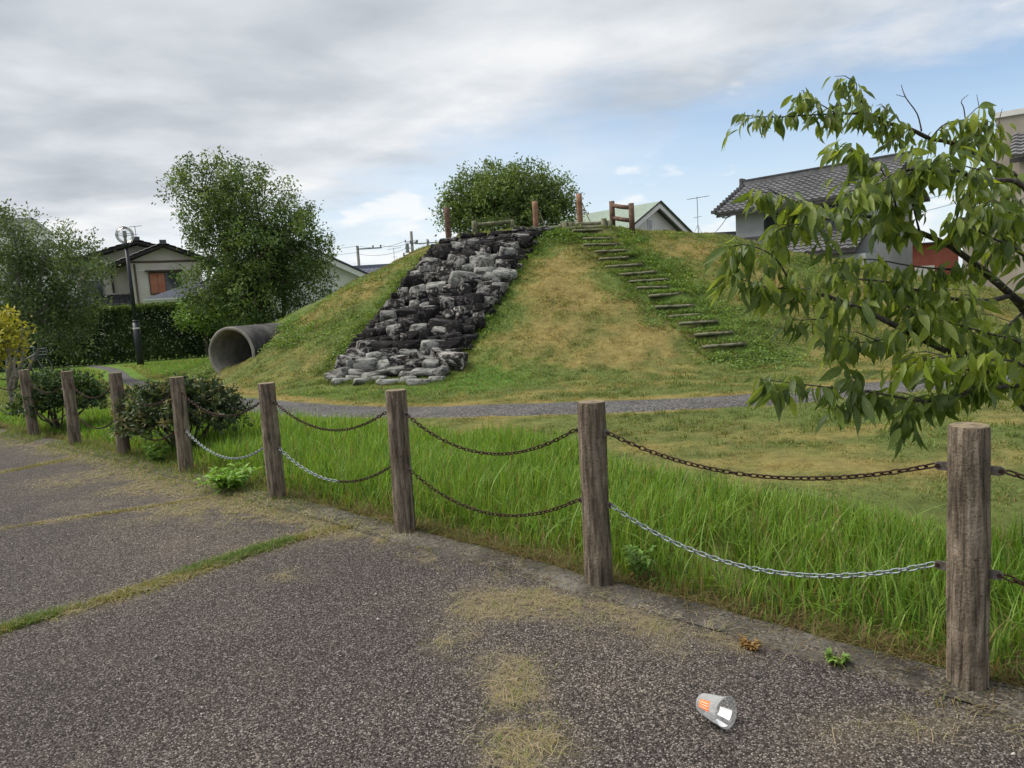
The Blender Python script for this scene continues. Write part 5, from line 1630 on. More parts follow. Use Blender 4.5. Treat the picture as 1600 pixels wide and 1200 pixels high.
    print('cherry leaves', len(leaves))
def mass_leaf(name, a, b):
    def bld(t):
        co = obj_co(t)
        isl = t.n('NewGeometry').outputs['Random Per Island']
        c = t.mix(isl, a, b)
        c = t.mix(1.0, c, t.ramp(t.noise(co, 60, 3, .6), [(.3, .8), (.7, 1.18)]), 'MULTIPLY')
        p = principled(t, c, .42, spec=.45)
        tr = t.n('BsdfTranslucent', {'Color': t.mix(1.0, c, (1.5, 1.45, .55), 'MULTIPLY')}).outputs[0]
        return t.n('MixShader', {0: .5, 1: p, 2: tr}).outputs[0]
    return material(name, bld)
M['leaf_dark_mass'] = mass_leaf('leaf_dark_mass', (0.085, 0.135, 0.036), (0.13, 0.19, 0.05))
M['leaf_mid_mass'] = mass_leaf('leaf_mid_mass', (0.165, 0.225, 0.048), (0.25, 0.31, 0.07))
M['leaf_yellow_mass'] = mass_leaf('leaf_yellow_mass', (0.22, 0.31, 0.045), (0.33, 0.39, 0.065))
make_cherry()
# ------------------------------------------------------------------ buildings
def tile_sheet(o, u, v, ncol, nrow, name, mat, parent, amp=.035, step=.035):
    """pantile surface: o eave corner, u along the eave, v up the slope"""
    o, u, v = Vector(o), Vector(u), Vector(v)
    nrm = u.cross(v).normalized()
    cols = np.arange(ncol * 4 + 1) / (ncol * 4)
    prof = np.array([0, .75, 1.0, .35])
    ph = np.array([prof[k % 4] for k in range(ncol * 4 + 1)]) * amp
    vs, fs = [], []
    lines = []
    for i in range(nrow):
        lines += [(i / nrow, step), ((i + 1) / nrow - .002, 0.0)]
    for t, lift in lines:
        for c, h in zip(cols, ph):
            vs.append(o + u * float(c) + v * t + nrm * (float(h) + lift))
    m = len(cols)
    for i in range(len(lines) - 1):
        for j in range(m - 1):
            a = i * m + j
            fs.append((a, a + 1, a + m + 1, a + m))
    # close the eave edge
    b0 = len(vs)
    for c in cols: vs.append(o + u * float(c) - nrm * .05)
    for j in range(m - 1): fs.append((b0 + j, b0 + j + 1, j + 1, j))
    me = bpy.data.meshes.new(name); me.from_pydata([p[:] for p in vs], [], fs); me.materials.append(mat); me.update()
    ob = link_mesh(name, me, parent); ob['kind'] = 'stuff'
    return ob
def part(parent, name, mat, *boxes):
    mb = MB()
    for b in boxes: mb.box(*b)
    return mb.build(name, mat, parent)
def slab(parent, name, mat, poly, off):
    mb = MB(); mb.prism(poly, off); return mb.build(name, mat, parent)
def window(parent, x0, x1, z0, z1, y, frame='trim_brown', n=2, shutters=0):
    w_ = part(parent, 'window', M[frame], (x0 - .05, x1 + .05, y - .05, y, z1, z1 + .06), (x0 - .05, x1 + .05, y - .07, y, z0 - .06, z0), (x0 - .05, x0, y - .05, y, z0, z1), (x1, x1 + .05, y - .05, y, z0, z1))
    n_ = n + shutters
    for k in range(n_):
        a = x0 + (x1 - x0) * k / n_; b = x0 + (x1 - x0) * (k + 1) / n_
        if k < shutters:
            part(w_, 'shutter', M['shutter'], (a + .015, b - .015, y - .06, y - .02, z0 + .01, z1 - .01))
        else:
            part(w_, 'pane', M['glass'], (a + .02, b - .02, y - .02, y - .008, z0 + .02, z1 - .02))
            part(w_, 'sash', M['trim_dark'], (a - .012, a + .012, y - .035, y - .022, z0, z1))
    return w_
def antenna(parent, p, h, s=1.0, yaw=.3):
    mb = MB(); p = Vector(p)
    mb.tube([p, p + Vector((0, 0, h))], .018, 5)
    d = Vector((math.cos(yaw), math.sin(yaw), .12)).normalized(); q = Vector((-d.y, d.x, 0)).normalized()
    t = p + Vector((0, 0, h * .97))
    mb.tube([t - d * .5 * s, t + d * .6 * s], .014, 5)
    for k in range(7):
        c = t + d * (-.45 + .165 * k) * s
        mb.tube([c - q * .18 * s, c + q * .18 * s], .009, 4)
    c = p + Vector((0, 0, h * .45)); mb.tube([c - q * .22 * s, c + q * .22 * s], .011, 4); mb.tube([c - d * .22 * s, c + d * .22 * s], .011, 4)
    for a in (.3, 2.4, 4.5):
        mb.tube([p + Vector((0, 0, h * .25)), p + Vector((math.cos(a) * .25, math.sin(a) * .25, 0))], .010, 4)
    mb.build('antenna', M['grey_metal'], parent)

# cream house behind the hedge
def cream_house():
    e = empty('cream_house', (-18.0, 38.0, 0), R(27)); tag(e, 'cream two-storey house with tiled gables and orange-brown shutters', 'house')
    slab(e, 'wall', M['wall_cream'], [(-1.75, 0, 0), (1.75, 0, 0), (1.75, 0, 4.75), (0, 0, 5.48), (-1.75, 0, 4.75)], (0, 5, 0))
    for s in (-1, 1):
        ev, rg = (2.55 * s, 4.60), (0, 5.60)
        slab(e, 'eave_board', M['trim_dark'], [(ev[0], -.62, ev[1] - .10), (rg[0], -.62, rg[1] - .10), (rg[0], -.62, rg[1] + .02), (ev[0], -.62, ev[1] + .02)], (0, 5.6, 0))
        o = (-2.62, -.75, 4.61) if s < 0 else (2.62, 4.98, 4.61)
        u = (0, 5.73, 0) if s < 0 else (0, -5.73, 0)
        # orient u x v upwards
        if s < 0: tile_sheet((-2.62, 4.98, 4.61), (0, -5.73, 0), (2.62, 0, 1.06), 20, 9, 'roof_tiles', M['tile_grey'], e, .03, .03)
        else: tile_sheet((2.62, -.75, 4.61), (0, 5.73, 0), (-2.62, 0, 1.06), 20, 9, 'roof_tiles', M['tile_grey'], e, .03, .03)
    part(e, 'ridge', M['tile_dark'], (-.14, .14, -.8, 5, 5.64, 5.77)); part(e, 'ridge_end', M['tile_dark'], (-.16, .16, -.86, -.8, 5.58, 5.80))
    part(e, 'gable_band', M['trim_brown'], (-1.6, 1.6, -.06, -.002, 4.70, 4.80))
    part(e, 'wall_line', M['trim_white'], (-1.74, 1.74, -.02, -.003, 4.30, 4.33))
    mb = MB(); mb.tube([(-1.45, -.1, 4.65), (-1.45, -.1, 2.2)], .05, 8); mb.build('downpipe', M['trim_brown'], e)
    window(e, -.80, .65, 3.1, 4.15, -.003, 'trim_brown', 2, 2)
    part(e, 'window_hood', M['trim_brown'], (-1.0, .85, -.3, -.002, 4.24, 4.30))
    # rear wing, taller
    slab(e, 'rear_wall', M['wall_cream'], [(-4.3, 2.4, 0), (1.9, 2.4, 0), (1.9, 2.4, 4.9), (-1.2, 2.4, 5.85), (-4.3, 2.4, 4.9)], (0, 5, 0))
    for s in (-1, 1):
        slab(e, 'eave_board', M['trim_dark'], [(-1.2 + 3.95 * s, 1.5, 4.66), (-1.2, 1.5, 5.90), (-1.2, 1.5, 6.02), (-1.2 + 3.95 * s, 1.5, 4.80)], (0, 5.9, 0))
    tile_sheet((-5.2, 7.5, 4.80), (0, -6.15, 0), (4.0, 0, 1.26), 20, 12, 'roof_tiles', M['tile_grey'], e, .03, .03)
    tile_sheet((2.8, 1.35, 4.80), (0, 6.15, 0), (-4.0, 0, 1.26), 20, 12, 'roof_tiles', M['tile_grey'], e, .03, .03)
    part(e, 'ridge', M['tile_dark'], (-1.34, -1.06, 1.3, 7.5, 6.06, 6.17)); part(e, 'ridge_end', M['tile_dark'], (-1.36, -1.04, 1.24, 1.3, 6.0, 6.2))
    window(e, -4.05, -3.1, 3.15, 3.95, 2.397, 'grey_metal', 2)
    mb = MB(); mb.tube([(-2.7, 2.25, 4.9), (-2.62, 2.25, 4.4), (-2.6, 2.25, 3.3)], .05, 8); mb.build('downpipe', M['trim_dark'], e)
    # lower tiled roof
    part(e, 'lower_wall', M['wall_cream'], (-4.9, -1.76, .9, 2.39, 0, 2.5))
    tile_sheet((-5.3, .25, 2.36), (3.55, 0, 0), (0, 2.13, .84), 13, 7, 'lower_roof_tiles', M['tile_dark'], e, .04, .045)
    part(e, 'lower_fascia', M['trim_dark'], (-5.3, -1.75, .27, .33, 2.18, 2.32))
    mb = MB(); mb.tube([(-3.6, .22, 2.46), (-3.6, 2.36, 3.30)], .09, 8); mb.build('verge_ridge', M['tile_grey'], e)
    antenna(e, (-1.2, 3.2, 6.15), .85, .6)
cream_house()

def annex():
    e = empty('annex', (-16.35, 36.0, 0), R(27)); tag(e, 'low annex with dark slate hip roof and white fascia', 'house')
    part(e, 'wall', M['wall_cream'], (-1.25, 1.7, -.9, 1.6, 0, 2.55))
    a, b, c, d, p, q = (-1.75, -1.4, 2.70), (2.2, -1.4, 2.70), (2.2, 1.9, 2.70), (-1.75, 1.9, 2.70), (.4, .25, 3.45), (.75, .25, 3.45)
    mb = MB(); mb.add([a, b, c, d, p, q], [(0, 1, 5, 4), (1, 2, 5), (2, 3, 4, 5), (3, 0, 4), (3, 2, 1, 0)])
    mb.build('roof', M['slate'], e)
    part(e, 'fascia', M['trim_white'], (-1.72, 2.17, -1.43, -1.405, 2.52, 2.69), (-1.78, -1.755, -1.4, 1.9, 2.52, 2.69))
    part(e, 'gutter', M['trim_white'], (-1.78, 2.22, -1.52, -1.432, 2.62, 2.70))
    part(e, 'band', M['trim_white'], (-.9, .4, -.93, -.902, 1.5, 1.95))
annex()

def pale_gable_house():
    e = empty('pale_gable_house', (-12.15, 40.0, 0), R(15)); tag(e, 'pale plain gable-end house partly hidden by the large dark tree', 'house')
    slab(e, 'wall', M['wall_white'], [(-4.0, 0, 0), (4.0, 0, 0), (4.0, 0, 3.5), (0, 0, 5.6), (-4.0, 0, 3.5)], (0, 8, 0))
    for s in (-1, 1):
        slab(e, 'bargeboard', M['trim_white'], [(4.5 * s, -.5, 3.12), (0, -.5, 5.50), (0, -.5, 5.80), (4.5 * s, -.5, 3.42)], (0, .06, 0))
        slab(e, 'roof', M['slate'], [(4.55 * s, -.56, 3.43), (0, -.56, 5.83), (0, -.56, 5.93), (4.55 * s, -.56, 3.53)], (0, 9, 0))
    window(e, -1.2, .2, 3.0, 4.0, -.003, 'grey_metal', 2)
pale_gable_house()

def blue_tile_house():
    e = empty('blue_tile_house', (-11.6, 51, 0), R(2)); tag(e, 'house with a blue-grey tiled roof just left of the mound', 'house')
    part(e, 'wall', M['wall_white'], (.4, 10.6, .5, 6.5, 0, 3.3))
    tile_sheet((0, 0, 3.2), (11, 0, 0), (0, 3.5, 1.55), 36, 12, 'roof_tiles', M['tile_blue'], e, .04, .03)
    slab(e, 'roof_back', M['tile_blue'], [(0, 3.55, 4.72), (0, 7.0, 3.2), (0, 7.0, 3.1), (0, 3.55, 4.6)], (11, 0, 0))
    slab(e, 'gable', M['wall_white'], [(.42, .6, 3.28), (.42, 6.4, 3.28), (.42, 3.5, 4.6)], (.1, 0, 0))
    part(e, 'ridge', M['tile_blue'], (-.1, 11.1, 3.35, 3.65, 4.74, 4.95))
    part(e, 'ridge_end', M['tile_dark'], (-.2, -.1, 3.3, 3.7, 4.70, 5.05))
    antenna(e, (3.35, 3.5, 4.9), 1.2, 1.0)
blue_tile_house()

def green_roof_house():
    e = empty('green_roof_house', (8.85, 42.0, 0), R(45)); tag(e, 'white gable house with a pale green roof behind the summit', 'house')
    slab(e, 'wall', M['wall_white'], [(-3, 0, 0), (3, 0, 0), (3, 0, 4.95), (0, 0, 6.45), (-3, 0, 4.95)], (0, 7, 0))
    for s in (-1, 1):
        slab(e, 'bargeboard', M['trim_white'], [(3.45 * s, -.5, 4.62), (0, -.5, 6.36), (0, -.5, 6.62), (3.45 * s, -.5, 4.88)], (0, .07, 0))
        slab(e, 'roof', M['roof_green'], [(3.5 * s, -.55, 4.89), (0, -.55, 6.65), (0, -.55, 6.73), (3.5 * s, -.55, 4.97)], (0, 8.2, 0))
        slab(e, 'roof_edge', M['trim_dark'], [(3.52 * s, -.60, 4.92), (0, -.60, 6.68), (0, -.60, 6.77), (3.52 * s, -.60, 5.01)], (0, .045, 0))
    w_ = part(e, 'vent', M['trim_white'], (-.62, -.18, -.05, -.003, 5.15, 5.75))
    part(w_, 'louvre', M['wall_grey'], (-.56, -.24, -.07, -.052, 5.2, 5.7))
    mb = MB(); mb.tube([(-2.2, 6.6, 5.4), (-2.2, 6.6, 6.1)], .02, 5); mb.tube([(-2.5, 6.6, 6.0), (-1.9, 6.6, 6.05)], .015, 5); mb.tube([(-2.5, 6.6, 6.05), (-2.2, 6.5, 5.85)], .02, 5)
    mb.build('antenna', M['grey_metal'], e)
green_roof_house()

def grey_house():
    e = empty('tiled_house', (9.78, 30.03, 0), R(-45)); tag(e, 'grey two-storey house with dark tiled roofs right of the mound', 'house')
    part(e, 'wall', M['wall_grey'], (0, 5.5, 0, 4.36, 0, 4.72))
    slab(e, 'gable', M['wall_grey'], [(.002, .05, 4.721), (.002, 4.3, 4.721), (.002, 2.18, 5.80)], (5.49, 0, 0))
    ey, ez, ry, rz = -.62, 4.60, 2.18, 5.95
    tile_sheet((-.62, ey, ez), (6.6, 0, 0), (0, ry - ey, rz - ez), 25, 11, 'roof_tiles', M['tile_grey'], e, .05, .05)
    slab(e, 'roof_back', M['tile_grey'], [(-.62, ry + .03, rz - .02), (-.62, 4.98, ez), (-.62, 4.98, ez - .1), (-.62, ry + .03, rz - .14)], (6.6, 0, 0))
    slab(e, 'soffit', M['trim_dark'], [(-.56, ey + .03, ez - .16), (-.56, ey + .03, ez - .06), (-.56, ry, rz - .06), (-.56, ry, rz - .18)], (6.5, 0, 0))
    part(e, 'ridge', M['tile_grey'], (-.66, 6.05, ry - .13, ry + .13, rz - .02, rz + .20)); part(e, 'ridge_cap', M['tile_dark'], (-.70, 6.05, ry - .16, ry + .16, rz + .201, rz + .25))
    mb = MB(); mb.box(-.82, -.66, ry - .19, ry + .19, rz - .12, rz + .34); add_bevel(mb.build('ridge_end', M['tile_dark'], e), .05)
    mb = MB()
    for k in range(12):
        t = k / 11; mb.box(-.74, -.55, ey + (ry - ey) * t - .09, ey + (ry - ey) * t + .16, ez + (rz - ez) * t + .02, ez + (rz - ez) * t + .15)
    mb.build('verge_tiles', M['tile_dark'], e)['kind'] = 'stuff'
    window(e, 1.3, 2.2, 3.62, 4.28, -.003, 'trim_dark', 2)
    window(e, 2.9, 4.5, 3.55, 4.32, -.003, 'trim_dark', 3)
    # pent roof over the ground floor
    tile_sheet((-.35, -1.35, 2.62), (5.6, 0, 0), (0, 1.33, .78), 21, 6, 'pent_roof_tiles', M['tile_grey'], e, .05, .05)
    slab(e, 'pent_soffit', M['trim_dark'], [(-.3, -1.30, 2.46), (-.3, -1.30, 2.56), (-.3, -.01, 3.3), (-.3, -.01, 3.2)], (5.5, 0, 0))
    part(e, 'pent_ridge', M['tile_dark'], (-.38, 5.26, -.12, -.003, 3.40, 3.53))
    part(e, 'porch_wall', M['wall_grey'], (4.6, 5.5, -1.2, -.003, 0, 2.44))
    part(e, 'gutter', M['trim_dark'], (-.35, 5.25, -1.47, -1.37, 2.50, 2.58))
    mb = MB(); mb.tube([(-.15, -.1, 4.5), (-.3, -.25, 4.42), (-.45, -.3, 4.46)], .03, 6); mb.build('wire_bracket', M['trim_white'], e)
grey_house()

def low_tile_house():
    e = empty('low_tile_house', (8.6, 36.2, 0), R(8)); tag(e, 'low dark tiled roof with a tall television antenna behind the mound', 'house')
    part(e, 'wall', M['wall_grey'], (0, 5, 0, 4, 0, 3.5))
    tile_sheet((-.4, -.4, 3.4), (5.8, 0, 0), (0, 2.4, .95), 20, 8, 'roof_tiles', M['tile_dark'], e, .04, .04)
    slab(e, 'roof_back', M['tile_dark'], [(-.4, 2.02, 4.33), (-.4, 4.4, 3.4), (-.4, 4.4, 3.3), (-.4, 2.02, 4.22)], (5.8, 0, 0))
    part(e, 'ridge', M['tile_dark'], (-.5, 5.5, 1.88, 2.12, 4.34, 4.52))
    antenna(e, (2.2, 2.0, 4.5), 1.95, 1.15, .1)
low_tile_house()

def beige_building():
    e = empty('beige_building', (17.2, 25, 0), R(-37)); tag(e, 'tall beige building rising behind the cherry leaves at the right edge', 'building')
    part(e, 'wall', M['wall_beige'], (0, 9, 0, 6, 0, 6.72))
    part(e, 'parapet', M['trim_white'], (-.06, 9.06, -.06, 6.06, 6.722, 6.90))
    tile_sheet((.45, -1.7, 5.15), (9, 0, 0), (0, 1.69, .95), 30, 7, 'pent_roof_tiles', M['tile_grey'], e, .05, .05)
    part(e, 'pent_fascia', M['trim_dark'], (.45, 9.4, -1.66, -1.6, 4.95, 5.10))
    part(e, 'front_wall', M['wall_beige'], (.7, 9.2, -1.3, -.003, 0, 5.05))
    part(e, 'side_wing', M['wall_beige'], (-.95, -.003, .3, 4.5, 0, 3.4)); part(e, 'wing_roof', M['trim_dark'], (-1.05, -.005, .15, 4.6, 3.402, 3.5))
    part(e, 'meter_box', M['wall_grey'], (-.9, -.6, .1, .298, 2.8, 3.25))
    window(e, 1.8, 3.2, 3.2, 4.4, -1.303, 'grey_metal', 2)
beige_building()
def red_shed():
    e = empty('red_shed', (20.9, 35.5, 0), R(-10)); tag(e, 'small red-walled shed glimpsed between the cherry leaves', 'shed')
    part(e, 'wall', M['wall_red'], (-1.3, 1.6, 0, 3, 0, 3.05)); part(e, 'roof', M['trim_dark'], (-1.4, 1.7, -.2, 3.2, 3.052, 3.14))
    part(e, 'door', M['trim_white'], (-.4, .5, -.03, -.002, 0, 2.0))
red_shed()
def white_block():
    e = empty('white_block', (-33.5, 45, 0), R(25)); tag(e, 'tall whitish building at the left edge behind the airy tree', 'building')
    part(e, 'wall', M['wall_white'], (-4, 3.6, 0, 8, 0, 8.5)); part(e, 'parapet', M['wall_grey'], (-4.1, 3.7, -.1, 8.1, 8.502, 8.75))
    for z in (2.2, 5.0):
        for x in (-2.6, .2, 2.0): window(e, x, x + 1.1, z, z + 1.2, -.003, 'grey_metal', 2)
white_block()
def pale_hall():
    e = empty('pale_hall', (-31.5, 52, 0), R(25)); tag(e, 'low pale hall seen through the airy tree beside the cream house', 'building')
    part(e, 'wall', M['wall_white'], (-3, 6, 0, 8, 0, 4.9))
    slab(e, 'roof', M['wall_grey'], [(-3.3, -.4, 4.902), (-3.3, 8.4, 4.902), (-3.3, 8.4, 5.5), (-3.3, 4, 6.0), (-3.3, -.4, 5.05)], (9.6, 0, 0))
    for x in (-2, 0.5, 3): window(e, x, x + 1.3, 3.0, 4.0, -.003, 'grey_metal', 2)
pale_hall()

# ------------------------------------------------------------------ utility poles and wires
def pole(x, y, h, label, arms, extra=None):
    e = empty('utility_pole', (x, y, 0)); tag(e, label, 'utility pole', 'utility poles behind the mound')
    mb = MB(); mb.tube([(0, 0, -.2), (0, 0, h * .5), (0, 0, h)], [.17, .15, .13], 10); mb.build('shaft', M['pole'], e, True)
    for (z, x0, x1) in arms:
        a = part(e, 'crossarm', M['grey_metal'], (x0, x1, -.06 - .15, .06 - .15, z - .06, z + .06))
        for t in (x0 + .1, x1 - .1, (x0 + x1) / 2 + .35):
            q = MB(); q.tube([(t, -.15, z + .061), (t, -.15, z + .2), (t, -.15, z + .3)], [.06, .09, .05], 7); q.build('insulator', M['grey_metal'], a)
    if extra: extra(e)
    return e
def trafo(e):
    mb = MB(); mb.tube([(-.45, -.2, 6.9), (-.45, -.2, 7.75)], .16, 10); mb.build('transformer', M['grey_metal'], e)
    for z in (7.9, 7.3, 6.9):
        mb = MB(); mb.tube([(-.7, -.1, z), (-.1, -.1, z)], .04, 6); mb.tube([(-.62, -.1, z), (-.62, -.1, z + .22)], .05, 6); mb.build('bracket', M['grey_metal'], e)
pole(-14.25, 70, 7.85, 'leaning utility pole with one long arm left of the mound', [(7.5, 0, 2.4)])
pole(-8.9, 70, 8.9, 'tallest utility pole with transformer and two crossarms beside the mound', [(7.75, -.2, .6), (6.6, -.95, 1.3)], trafo)
pole(-8.95, 85, 9.45, 'most distant utility pole, just left of the cascade top', [(9.0, -1.5, 1.1)])
def wires():
    runs = []
    for dz, ox in ((7.75, 0.3), (7.75, 2.2), (7.0, .2), (5.4, .2)): runs.append(((-14.25 + ox, 69.85, dz), (-8.9 + (.4 if ox > 1 else -.5), 69.85, dz + .3), .35))
    for dz in (7.8, 7.2, 5.6): runs.append(((-60, 78, dz + 1.2), (-14.2, 69.85, dz), .9))
    for dz in (8.0, 6.9): runs.append(((-8.7, 69.85, dz), (-8.9, 84.85, dz + 1.2), .4))
    for k, (a, b, s) in enumerate(runs):
        a, b = Vector(a), Vector(b); mb = MB()
        mb.tube([a.lerp(b, t / 14) - Vector((0, 0, s * 4 * t / 14 * (1 - t / 14))) for t in range(15)], .018, 4)
        o = mb.build('overhead_wire', M['wire'])
        tag(o, ['overhead wire from the near end of the long pole arm', 'overhead wire from the far end of the long pole arm', 'second lowest overhead wire between the leaning and tallest poles', 'lowest overhead wire between the leaning and tallest poles', 'highest overhead wire running left from the leaning pole', 'middle overhead wire running left from the leaning pole', 'lowest overhead wire running left from the leaning pole', 'upper overhead wire between the tallest and most distant poles', 'lower overhead wire between the tallest and most distant poles'][k], 'wire', 'overhead wires between utility poles')
    a, b = Vector((9.3, 29.6, 4.42)), Vector((10.5, 38, 4.2))
    mb = MB(); mb.tube([a.lerp(b, t / 10) - Vector((0, 0, .25 * 4 * t / 10 * (1 - t / 10))) for t in range(11)], .012, 4)
    tag(mb.build('service_wire', M['wire']), 'service wire leading from the eave of the grey tiled house', 'wire')
    a = [(24.5, 44, 6.0), (31, 44, 7.6)]
    for k, z in enumerate((0, -.7)):
        mb = MB(); p, q = Vector(a[0]), Vector(a[1])
        mb.tube([p.lerp(q, t / 10) + Vector((0, 0, z - .3 * 4 * t / 10 * (1 - t / 10))) for t in range(11)], .018, 4)
        tag(mb.build('overhead_wire', M['wire']), ('upper' if k == 0 else 'lower') + ' overhead wire crossing the sky gap behind the cherry branches', 'wire', 'overhead wires at the right')
    e = empty('dark_pole', (17.0, 30, 0)); tag(e, 'plain dark pole standing behind the cherry branches', 'pole')
    mb = MB(); mb.tube([(0, 0, -.1), (0, 0, 3), (0, 0, 5.2)], [.13, .12, .11], 10); mb.build('shaft', M['trim_dark'], e, True)
    mb = MB(); mb.tube([(0, 0, 5.2), (0, 0, 5.26)], [.13, .05], 10); mb.build('cap', M['trim_dark'], e)
wires()
# ------------------------------------------------------------------ park lamp
def park_lamp():
    e = empty('park_lamp', (-13.95, 26.6, -.03)); tag(e, 'dark blue park lamp post with a clear glass globe', 'lamp post')
    mb = MB(); mb.tube([(0, 0, -.2), (0, 0, .9), (0, 0, 1.62)], [.125, .12, .115], 14); mb.build('base_tube', M['lamp_post'], e, True)
    mb = MB(); mb.tube([(0, 0, 1.62), (0, 0, 1.70), (0, 0, 1.72)], [.115, .10, .075], 14); mb.build('collar', M['lamp_post'], e, True)
    mb = MB(); mb.tube([(0, 0, 1.72), (0, 0, 3), (0, 0, 4.42)], [.075, .07, .065], 12); mb.build('pole', M['lamp_post'], e, True)
    mb = MB(); mb.tube([(0, 0, 1.38), (0, 0, 1.44)], .122, 14); mb.build('band', M['white_metal'], e)
    mb = MB(); mb.tube([(0, 0, 4.40), (0, 0, 4.50), (0, 0, 4.56)], [.11, .13, .12], 14); mb.build('globe_holder', M['lamp_post'], e, True)
    bm = bmesh.new(); bmesh.ops.create_uvsphere(bm, u_segments=28, v_segments=18, radius=.315)
    for v in bm.verts: v.co.z += 4.85
    me_ = bpy.data.meshes.new('globe'); bm.to_mesh(me_); bm.free(); me_.materials.append(M['clear'])
    for p in me_.polygons: p.use_smooth = True
    g = link_mesh('globe', me_, e)
    mb = MB()
    ring = [(math.cos(a) * .317, math.sin(a) * .317, 4.87) for a in np.linspace(0, 2 * math.pi, 33)]
    mb.tube(ring, .009, 5, False); mb.build('globe_seam', M['grey_metal'], g)
    mb = MB(); mb.tube([(0, 0, 4.56), (0, 0, 4.78)], [.05, .05], 10); mb.tube([(0, 0, 4.781), (0, 0, 5.0)], [.075, .07], 10); mb.build('lamp_holder', M['grey_metal'], e)
    mb = MB(); mb.tube([(0, 0, 5.12), (0, 0, 5.165)], [.15, .06], 14); mb.build('top_cap', M['lamp_post'], e)
park_lamp()

# ------------------------------------------------------------------ bicycle by the airy tree
def bicycle():
    e = empty('bicycle', (-15.6, 22.6, 0), R(15)); tag(e, 'bicycle parked under the airy tree by the hedge', 'bicycle')
    def wheel(x):
        mb = MB()
        mb.tube([(x + .32 * math.cos(a), 0, .34 + .32 * math.sin(a)) for a in np.linspace(0, 2 * math.pi, 29)], .019, 6, False)
        w_ = mb.build('wheel', M['rubber'], e, True)
        mb = MB(); mb.tube([(x + .295 * math.cos(a), 0, .34 + .295 * math.sin(a)) for a in np.linspace(0, 2 * math.pi, 29)], .010, 5, False); mb.build('rim', M['zinc'], w_)
        mb = MB()
        for k in range(14):
            a = 2 * math.pi * k / 14; mb.tube([(x, 0, .34), (x + .29 * math.cos(a), 0, .34 + .29 * math.sin(a))], .0018, 3, False)
        s_ = mb.build('spokes', M['zinc'], w_); s_['kind'] = 'stuff'
    wheel(-.52); wheel(.52)
    bb, st, hd, ra, fa = (-.08, 0, .30), (-.2, 0, .72), (.36, 0, .78), (-.52, 0, .34), (.52, 0, .34)
    mb = MB()
    for a, b in ((bb, st), (bb, hd), (ra, bb), (ra, st), ((-.15, 0, .5), hd)): mb.tube([a, b], .016, 6)
    mb.build('frame', M['grey_metal'], e)
    mb = MB(); mb.tube([hd, (.42, 0, .60), fa], .014, 6); mb.build('fork', M['grey_metal'], e)
    mb = MB(); mb.tube([hd, (.33, 0, .98)], .013, 6); mb.tube([(.18, -.26, 1.02), (.33, -.14, 1.0), (.33, .14, 1.0), (.18, .26, 1.02)], .012, 6); mb.build('handlebar', M['zinc'], e)
    mb = MB(); mb.tube([st, (-.23, 0, .86)], .012, 6); mb.build('seat_post', M['zinc'], e)
    mb = MB(); mb.tube([(-.38, 0, .88), (-.28, 0, .90), (-.05, 0, .88)], [.09, .08, .02], 8); mb.build('saddle', M['rubber'], e, True)
    mb = MB()
    for z in (.74, .84, .94):
        mb.tube([(.40, -.15, z), (.68, -.15, z), (.68, .15, z), (.40, .15, z), (.40, -.15, z)], .006, 4)
    for x_, y_ in ((.40, -.15), (.54, -.15), (.68, -.15), (.68, 0), (.68, .15), (.54, .15), (.40, .15)): mb.tube([(x_, y_, .74), (x_, y_, .94)], .005, 4)
    mb.build('basket', M['zinc'], e)['kind'] = 'stuff'
    mb = MB(); mb.tube([(-.08, -.06, .30), (-.08, .06, .30)], .05, 10); mb.tube([(-.08, .07, .30), (.06, .07, .22), (.06, .14, .22)], .010, 5); mb.tube([(-.08, -.07, .30), (-.22, -.07, .38), (-.22, -.14, .38)], .010, 5); mb.build('crank', M['zinc'], e)
bicycle()

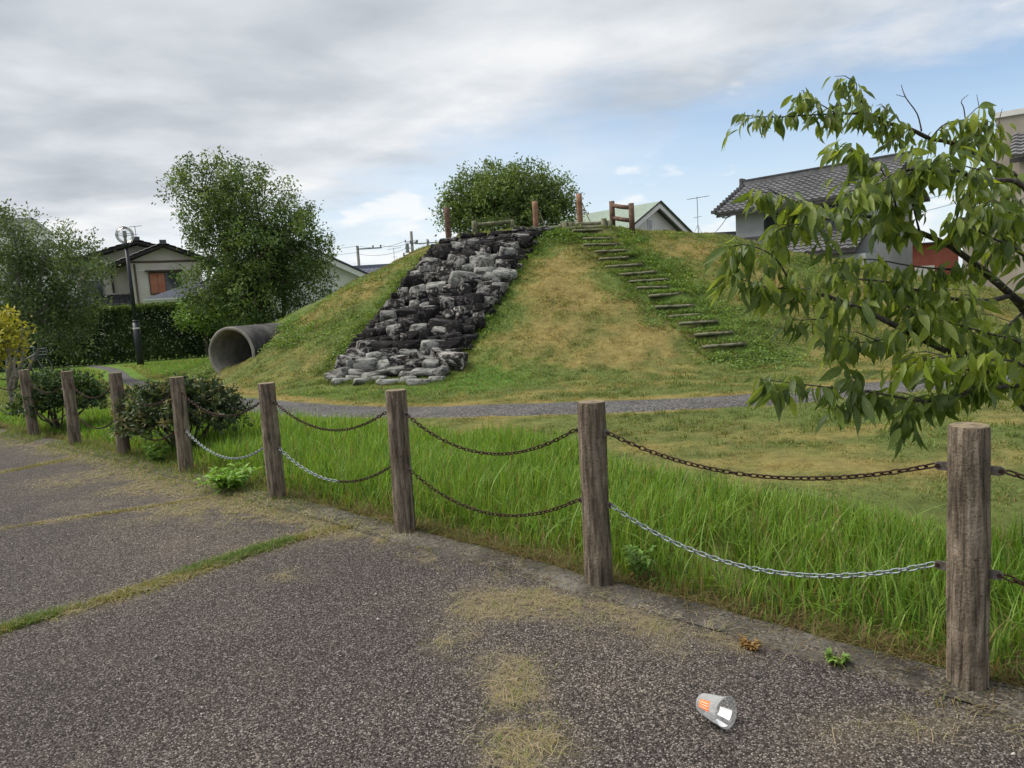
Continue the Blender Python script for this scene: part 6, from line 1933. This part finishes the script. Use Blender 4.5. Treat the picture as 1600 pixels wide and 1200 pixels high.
# ------------------------------------------------------------------ discarded plastic cup
def plastic_cup():
    Lc, r0, r1 = .108, .034, .051
    e = empty('plastic_cup', (.605, 2.345, .011)); tag(e, 'crumpled clear plastic cup with orange and white stickers lying on the asphalt', 'cup')
    ax = Vector((.52, -.85, 0)).normalized()
    tiltv = Vector((0, 0, (r1 - r0) / Lc))
    axd = (ax + tiltv).normalized()
    S = axd.cross(Vector((0, 0, 1))).normalized(); T = S.cross(axd).normalized()
    o = Vector((0, 0, r0 + .0005))
    def pt(l, a, dr=0.0):
        rr = r0 + (r1 - r0) * l + dr
        cr = 1 + .035 * math.sin(3 * a + 7 * l) * l
        return o + axd * (Lc * l) + (S * math.cos(a) + T * math.sin(a)) * rr * cr
    def sheet(l0, l1, a0, a1, nl, na, dr, name, mat, parent=e):
        vs, fs = [], []
        for i in range(nl + 1):
            for k in range(na + 1):
                vs.append(pt(l0 + (l1 - l0) * i / nl, a0 + (a1 - a0) * k / na, dr))
        for i in range(nl):
            for k in range(na):
                a = i * (na + 1) + k
                fs.append((a, a + 1, a + na + 2, a + na + 1))
        me_ = bpy.data.meshes.new(name); me_.from_pydata([v[:] for v in vs], [], fs); me_.materials.append(mat)
        for p in me_.polygons: p.use_smooth = True
        ob = link_mesh(name, me_, parent)
        return ob
    b = sheet(0, 1, 0, 2 * math.pi, 10, 40, 0, 'cup_wall', M['cup'])
    s = b.modifiers.new('thick', 'SOLIDIFY'); s.thickness = .0007
    mb = MB(); mb.tube([pt(1.0, a, .0015) for a in np.linspace(0, 2 * math.pi, 41)], .0022, 6, False); mb.build('rim', M['cup'], e, True)
    mb = MB(); n = 30
    ring = [pt(.02, 2 * math.pi * k / n) for k in range(n)]; ring2 = [o + axd * .008 + (p - o - axd * Lc * .02) * .8 for p in ring]
    mb.add(ring + ring2 + [o + axd * .008], [(k, (k + 1) % n, n + (k + 1) % n, n + k) for k in range(n)] + [(n + k, n + (k + 1) % n, 2 * n) for k in range(n)]); mb.build('cup_bottom', M['cup'], e)
    for k in range(4):
        mb = MB(); mb.tube([pt(.06 + .22 * k, a, .0006) for a in np.linspace(0, 2 * math.pi, 33)], .0008, 4, False); mb.build('moulded_ring', M['cup'], e)
    # stickers follow the wall: S points to the camera side / right of the axis
    sheet(.16, .66, R(8), R(52), 4, 6, .0009, 'orange_sticker', M['paper_orange'])
    for k in range(3):
        sheet(.22, .60, R(16 + 11 * k), R(19 + 11 * k), 3, 2, .0013, 'sticker_line', M['paper_line'])
    sheet(.12, .72, R(-62), R(-20), 4, 6, .0009, 'white_sticker', M['paper_white'])
    sheet(.40, .86, R(196), R(240), 4, 6, -.0012, 'white_sticker', M['paper_white'])
    sheet(.50, .92, R(262), R(312), 4, 6, -.0012, 'white_sticker', M['paper_white'])

plastic_cup()

# small withered and green plants on the asphalt
leafy_weed((.92, 2.79), 12, .026, .045, 'small withered brown weed lying on the asphalt', 91, (.20, .12, .045), .02)
leafy_weed((1.215, 2.62), 8, .030, .04, 'tiny green weed rooted in the kerb joint', 92, (.12, .20, .04), .035)
leafy_weed((-3.85, 7.45), 14, .07, .14, 'tuft of weeds at the foot of the wider loose shrub', 93, (.09, .17, .035), .22)
